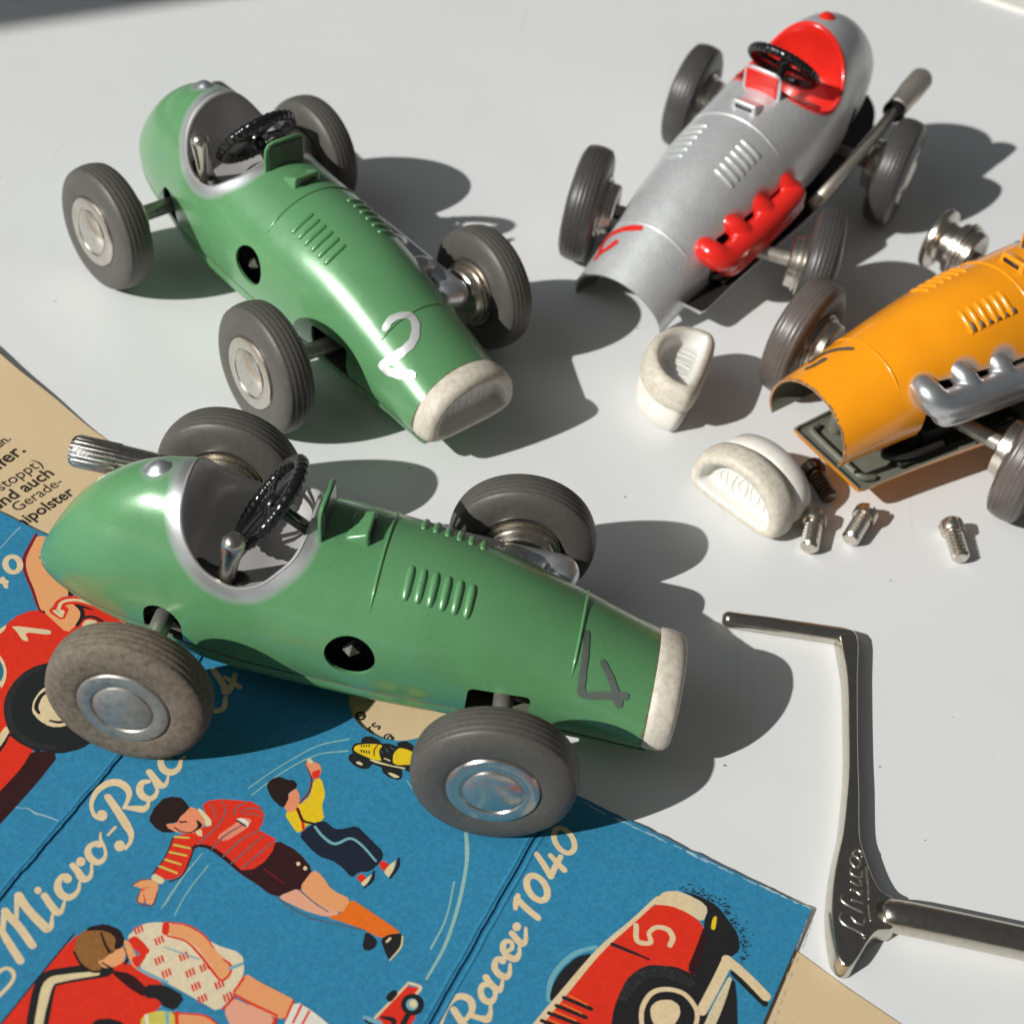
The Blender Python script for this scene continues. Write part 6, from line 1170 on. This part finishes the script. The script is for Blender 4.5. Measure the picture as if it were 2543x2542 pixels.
def chaikin(P, r=.2):
    out = []
    for i in range(len(P)): a, b = np.array(P[i]), np.array(P[(i+1) % len(P)]); out += [a + (b - a) * r, b - (b - a) * r]
    return out
PARTS = {}
for part, col, kind, txt in PRINT:
    q = np.array([float(v) for v in txt.split()]).reshape(-1, 3 if kind else 2)
    d = PARTS.setdefault(part, dict(V=[], F=[], M=[], mats=[], z=0))
    if col not in d['mats']: d['mats'].append(col)
    mi = d['mats'].index(col); d['z'] += 1; z = CARD_Z + .006 + d['z'] * .001; b = len(d['V'])
    if kind == 0:
        P2 = chaikin(q) if len(q) < 17 else list(q)
        d['V'] += [(p[0], p[1], z) for p in P2]
        for t in tessellate_polygon([[Vector((p[0], p[1], 0)) for p in P2]]): d['F'].append(tuple(b + i for i in t)); d['M'].append(mi)
    else:
        s = crom(q, 6); n_ = len(s); T = np.gradient(s[:, :2], axis=0); T /= np.linalg.norm(T, axis=1)[:, None] + 1e-9; N = np.stack([-T[:, 1], T[:, 0]], 1); h = s[:, 2] / 2
        rows = [(s[0, :2] - T[0] * h[0] * k, N[0], h[0] * math.sqrt(1 - k * k)) for k in (.98, .8, .45)] + [(s[i, :2], N[i], h[i]) for i in range(n_)] + [(s[-1, :2] + T[-1] * h[-1] * k, N[-1], h[-1] * math.sqrt(1 - k * k)) for k in (.45, .8, .98)]
        for i, (p, nn2, w) in enumerate(rows):
            for e in (-1, 1): d['V'].append((*(p + nn2 * w * e), z + i * .00003))
        for i in range(len(rows) - 1): d['F'].append((b+2*i, b+2*i+1, b+2*i+3, b+2*i+2)); d['M'].append(mi)
for part, d in PARTS.items():
    me = make_mesh(part, d['V'], d['F'], [INK[c] for c in d['mats']], smooth=False, mi=d['M'])
    bm = bmesh.new(); bm.from_mesh(me)
    for f_ in bm.faces:
        if f_.normal.z < 0: f_.normal_flip()
    bm.to_mesh(me); bm.free(); put(part.split('#')[0], me, box)

# instruction sheet below the box
SE0, SE1 = np.array((-99.3, 12.9)), np.array((69.2, -89.0)); SU = (SE1 - SE0) / np.linalg.norm(SE1 - SE0); SV = np.array((SU[1], -SU[0]))
def sheet_z(x, y):
    v = -((np.array((x, y)) - CARD_O) @ CARD_V)                   # distance beyond the box's far edge
    s = lambda t: np.clip(t, 0, 1) ** 2 * (3 - 2 * np.clip(t, 0, 1))
    return 0.22 + 2.3 * s((v - 8) / 40.0) * s((-x - 68) / 36.0)
nu_, nv_ = 90, 40; V = []; us = np.linspace(-70, 225, nu_); vs = np.linspace(0, 130, nv_)
for zoff in (0, -.16):
    for v in vs:
        for u in us:
            p = SE0 + SU * u + SV * v + (SV * (3.2 * math.exp(-((u - 118) / 40) ** 2) + .35 * math.sin(u * .05) + .12 * math.sin(u * .31)) if v == 0 else 0); V.append((p[0], p[1], sheet_z(*p) + zoff))
F = []
for L in (0, nu_*nv_): F += [(L+j*nu_+i, L+j*nu_+i+1, L+(j+1)*nu_+i+1, L+(j+1)*nu_+i) for j in range(nv_-1) for i in range(nu_-1)]
F += [(i, i+1, nu_*nv_+i+1, nu_*nv_+i) for i in range(nu_-1)]
sheet = put('instruction_sheet', fixn(make_mesh('instruction_sheet', V, F, [M_SHEET], angle=40))); top(sheet, 'beige instruction sheet with black German text lying beneath the blue box', 'paper')
for txt, bold, p0, p1 in LINES:
    cu = bpy.data.curves.new('t', 'FONT'); cu.body = txt; cu.size = 1; cu.offset = .022 if bold else 0.004; cu.resolution_u = 3
    to = bpy.data.objects.new('t', cu); COL.objects.link(to); bpy.context.view_layer.update(); me = evaluated(to); bpy.data.objects.remove(to)
    co = np.array([v.co[:] for v in me.vertices]); x0, x1 = co[:, 0].min(), co[:, 0].max(); p0, p1 = np.array(p0), np.array(p1); ex = (p1 - p0) / (x1 - x0); ey = np.array((-ex[1], ex[0])); ey *= 1.0
    for v, c_ in zip(me.vertices, co): q = p0 + ex * (c_[0] - x0) + ey * c_[1]; v.co = (q[0], q[1], sheet_z(*q) + .03)
    me.materials.clear(); me.materials.append(M_TEXT); put('text_line', me, sheet)
parts = []
for txt in SHEET_STROKES:
    q = np.array([float(v) for v in txt.split()]).reshape(-1, 3); s = crom(q, 5); P = [(a, b, .25) for a, b, w in s]; V, F = tube(P, s[:, 2] / 2, 6, True); parts.append(([(a, b, .25 + (c_ - .25) * .05 + .02) for a, b, c_ in V], F))
put('text_line', make_mesh('text_line', *merge(*parts), [M_TEXT], smooth=False), sheet)

# ------------------------------------------------------------------ the four cars
NUM4_A = [[(37.2, -3.4), (37.7, -6.4), (38.0, -9.0), (38.6, -10.2), (41.3, -9.6), (45.0, -8.6)], [(40.6, -6.2), (42.3, -7.6), (43.6, -8.9), (44.3, -9.6)]]
NUM2 = [[(35.7, -7.2), (35.3, -5.9), (36.0, -3.9), (37.3, -2.6), (39.2, -3.2), (40.7, -5.0), (40.8, -7.0), (40.2, -8.8), (39.3, -10.3)], [(39.1, -10.4), (41.0, -10.1), (43.0, -9.3), (44.8, -8.2)]]
NUM4_S = [[(45.3, -7.9), (44.0, -7.9), (41.6, -8.8), (39.6, -8.6), (38.6, -6.4), (37.5, -2.0)], [(44.1, -7.6), (42.9, -6.3), (41.5, -5.3)]]
NUM4_O = [[(38.5, -2.3), (39.9, -5.0), (41.6, -6.9), (43.6, -7.2)], [(45.9, -5.6), (44.7, -5.0), (42.7, -4.6)]]
race_car('green racing car numbered 4 in front, standing on the blue box', (-22.49, -43.55, 0.457), (-0.018, 0.0, -0.027), 0.077, -0.006, M_GREEN, M_GREEN, M_ALU, M_TUBGREY, {'*': M_TYRE, 'RR': M_TYRE_DUSTY}, NUM4_A, M_NUM_GREY, grip_m=M_KEY)
race_car('green racing car numbered 2 behind, standing on the white table', (-51.96, 46.34, 0.0), (0, 0, -0.684), -0.066, 0.002, M_GREEN, M_GREEN, M_ALU, M_TUBGREY, {'*': M_TYRE}, NUM2, M_NUM_SILVER, numw=1.55)
race_car('silver racing car with red exhaust and red cockpit, nose grille removed', (37.1, 106.4, 0.0), (0, 0, -1.934), 0.239, 0.053, M_SILVER, M_SILVER, M_RED, M_RED, {'*': M_TYRE_DARK}, NUM4_S, M_NUM_RED,
         shell=((38.05, 108.12, 3.46), (math.radians(4.67), math.radians(13.63), math.radians(-119.09))), nose=False, numw=1.2, lever=False, grip_m=M_SATIN, bead=False, pan_in=M_DARK, rod_rot=(0, math.radians(9), math.radians(-4)), pan_pose=((43.6, 113.9, 0.6), (0, math.radians(1), math.radians(-115.2))))
race_car('orange racing car with silver exhaust, loose shell and a wheel without tyre', (87.6, 62.1, 0.0), (0, 0, -2.203), 0.127, 0.039, M_ORANGE, M_ORANGE, M_ALU, M_TUBGREY, {'*': M_TYRE_BROWN}, NUM4_O, M_NUM_DARK,
         shell=((89.84, 55.45, 6.26), (math.radians(7.48), math.radians(3.7), math.radians(-140.43))), nose=False, bare=('RR',), worn=M_ORANGE_WORN, numw=1.0, pan_pose=((94.08, 58.23, 0.6), (0, 0, math.radians(-137.75))))

# ------------------------------------------------------------------ loose nose grilles
def grille(label, loc, rot):
    o = put('nose_grille', MESH['rubber']); o.location = loc; o.rotation_euler = rot; top(o, label, 'rubber grille', 'loose rubber grilles'); o.scale = (MM * 1.03, MM * 1.0, MM * 1.03); put('grille_relief', MESH['relief'], o); return o
grille('white rubber grille standing upright on its flat edge beside the screws', (42.2, 14.3, 0.0), (0, 0, math.radians(-127)))
grille('white rubber grille lying on its back, open face up, before the silver car', (31.6, 39.4, 6.6), (math.radians(0), math.radians(-84), math.radians(-10)))

# ------------------------------------------------------------------ screws
prof = [(0.02, 0.0), (1.25, 0.0), (1.6, 0.35)]
for k in range(7): prof += [(1.72, 0.5 + k * .82), (1.70, 0.66 + k * .82), (1.30, 0.5 + k * .82 + .42), (1.30, 0.5 + k * .82 + .56)]
prof += [(1.4, 6.3), (2.15, 6.35), (2.3, 6.6), (2.3, 8.4), (2.05, 8.75), (0.02, 8.8)]
me = boolean(fixn(make_mesh('screw', *lathe(prof, 32, 'x'), [M_NICKEL])), [boxmesh(7.7, 10, -.38, .38, -4, 4)])
me.polygons.foreach_set('use_smooth', [True] * len(me.polygons)); me.set_sharp_from_angle(angle=math.radians(32)); SCREW = me
SCREW_DARK = metal('shaded_steel', (0.16, 0.12, 0.10), 0.3)  # shade beneath the orange car is put into this screw's colour
def screw(label, head, tip, roll, mat=None):
    h, t = np.array(head), np.array(tip); d = h - t; L = np.linalg.norm(d); c = (h + t) / 2
    o = put('screw', SCREW, None, [mat or M_NICKEL]); yaw = math.atan2(d[1], d[0]); tilt = math.asin(0.62 / 8.0)
    R = Matrix.Rotation(yaw, 4, 'Z') @ Matrix.Rotation(-tilt, 4, 'Y') @ Matrix.Rotation(roll, 4, 'X')
    o.rotation_euler = R.to_euler(); p = R.to_3x3() @ Vector((4.4, 0, 0)); o.location = (c[0] - p.x, c[1] - p.y, 1.66); top(o, label, 'screw', 'small loose screws'); return o
screw('screw coloured dark for the shadow beneath the orange car', (54.4, 26.6), (58.2, 19.6), .4, SCREW_DARK)
screw('small slotted screw touching the upright rubber grille', (55.3, 12.6), (54.5, 4.6), 1.1)
screw('small screw with a chipped head, second from the right', (65.2, 16.6), (62.2, 9.2), .2)
screw('small slotted screw lying farthest right, apart from the others', (81.3, 18.0), (83.0, 10.2), 1.4)

# ------------------------------------------------------------------ winding key
KF = [(62.75, -16.44), (62.66, -25.88), (62.58, -32.01), (62.5, -43.22), (62.59, -50.15), (62.54, -58.6), (63.13, -61.9), (64.47, -66.21), (65.82, -68.57), (67.7, -69.75), (67.56, -74.39), (65.13, -75.43), (63.55, -77.67), (62.5, -79.85), (61.5, -81.7), (60.8, -82.6), (60.0, -82.75), (59.3, -82.1), (58.8, -81.0), (58.28, -77.33), (58.12, -73.41), (58.48, -68.05), (59.21, -63.27), (59.95, -59.23), (60.54, -53.36), (61.05, -45.93), (61.07, -36.37), (60.89, -26.35), (60.04, -19.33), (60.0, -16.6)]
P2 = [tuple(p) for p in crom(KF, 3, True)]; m_ = len(P2)
A2 = np.array(P2); T2 = np.roll(A2, -1, 0) - np.roll(A2, 1, 0); T2 /= np.linalg.norm(T2, axis=1)[:, None]; N2 = np.stack([-T2[:, 1], T2[:, 0]], 1)
if np.sum(A2[:, 0] * np.roll(A2[:, 1], -1) - np.roll(A2[:, 0], -1) * A2[:, 1]) > 0: N2 = -N2
B2 = A2 + N2 * 0.45
V = [(x, y, 3.2) for x, y in P2] + [(x, y, 0.05) for x, y in B2]
bm = bmesh.new(); vs_ = [bm.verts.new(v) for v in V]; bm.faces.new(vs_[:m_]); bm.faces.new(vs_[m_:][::-1])
for i in range(m_): bm.faces.new((vs_[i], vs_[m_+i], vs_[m_+(i+1) % m_], vs_[(i+1) % m_]))
bmesh.ops.recalc_face_normals(bm, faces=bm.faces)
es = [e for e in bm.edges if len(e.link_faces) == 2 and e.calc_face_angle() > math.radians(60) and abs(e.verts[0].co.z - e.verts[1].co.z) < .1]
bmesh.ops.bevel(bm, geom=es, offset=.42, segments=3, affect='EDGES', profile=.5, clamp_overlap=True)
bmesh.ops.triangulate(bm, faces=[f_ for f_ in bm.faces if len(f_.verts) > 4])
me = bpy.data.meshes.new('winding_key'); bm.to_mesh(me); bm.free(); me.materials.append(M_KEY); me.polygons.foreach_set('use_smooth', [True] * len(me.polygons)); me.set_sharp_from_angle(angle=math.radians(40))
key = put('winding_key', me); top(key, 'nickel winding crank key with raised script lettering lying at the right', 'winding key')
put('key_pin', make_mesh('key_pin', *tube([(40.6, -17.5, 1.75), (50, -16.85, 1.75), (60.2, -16.1, 1.75), (61.6, -16.2, 1.75)], [1.5, 1.52, 1.55, 1.5], 20, 'round'), [M_KEY]), key)
put('key_shaft', make_mesh('key_shaft', *tube(crom([(63.5, -72.0, 1.5), (66.4, -72.1, 1.8), (69.6, -72.15, 2.5), (92, -72.5, 2.6)], 5), [1.0, 1.1, 1.2, 1.35, 1.5] + [1.75, 2.0, 2.3, 2.45, 2.5] + [2.55] * 6, 24), [M_KEY]), key)
KL = [[(59.51, -74.02), (59.28, -75.1), (60.25, -76.03), (61.75, -76.54), (62.74, -77.03), (62.92, -77.49)], [(61.08, -74.39), (61.77, -75.1), (62.77, -75.3), (63.03, -74.37)], [(59.66, -70.9), (59.53, -71.67), (60.66, -72.44), (62.68, -73.14)], [(61.12, -71.3), (61.94, -71.4), (62.7, -71.52)], [(60.95, -69.55), (61.84, -69.64), (62.47, -70.09), (62.63, -69.45)],
      [(61.03, -68.03), (61.98, -68.41), (62.65, -68.25), (62.51, -67.53)], [(60.99, -65.76), (61.04, -66.51), (62.0, -66.97), (62.71, -66.65), (62.79, -65.79)], [(61.34, -62.98), (60.94, -64.24), (61.76, -65.27), (62.48, -64.64), (62.3, -63.6), (61.34, -63.06)], [(61.41, -62.73), (62.1, -61.95), (62.7, -62.31), (62.8, -63.04)], [(63.4, -64.9), (63.5, -66.38), (63.67, -68.31), (63.73, -70.53)], [(63.65, -71.74), (63.91, -74.31)]]
for q in KL: put('raised_letter', make_mesh('raised_letter', *tube([(a, b, 3.2) for a, b in crom(q, 5)], .2, 8, 'round'), [M_CHROME]), key)

# ------------------------------------------------------------------ crumbs of dust on the table
parts = []
for x, y in [(-95.6, 33.0), (41.5, -48.2), (67, -42), (74, -55), (20, 10), (-20, 6), (5, 75), (95, 0), (80, -28), (-120, 70), (-75, 105), (60, -60), (36, -40), (70, 2), (18, 62)]:
    s = random.uniform(.09, .17); V, F = lathe([(.01, s), (s, s * .5), (s * .8, 0), (.01, 0)], 7, 'z'); a = random.uniform(.8, 2.2); parts.append(([(x + p[0] * a, y + p[1], p[2] * .7) for p in V], F))
top(put('dust', make_mesh('dust', *merge(*parts), [plain('dust_brown', (.16, .12, .09), .8)])), 'specks of dust scattered over the white table', 'dust', None, 'stuff')

# paint worn off the lower ends of the orange car's louvres
shell_o = [c_ for c_ in bpy.data.objects if c_.name.startswith('body_shell')][-1]
for k, ln in ((0, .5), (1, .2), (2, .25), (3, .3), (4, .6), (5, .95)):
    x = 9.7 + k * 1.88 - .34; t1 = TL1 - .002; P = np.array([body_pt(x, np.array(t)) for t in np.linspace(t1 - .055 * ln, t1, 5)]); nrm = P - np.array((x, 0, 15)); nrm[:, 0] = 0; nrm /= np.linalg.norm(nrm, axis=1)[:, None]
    put('paint_chip', make_mesh('paint_chip', *tube(P + nrm * .42, [.2, .34, .3, .36, .22], 8, 'round'), [M_NUM_DARK]), shell_o)
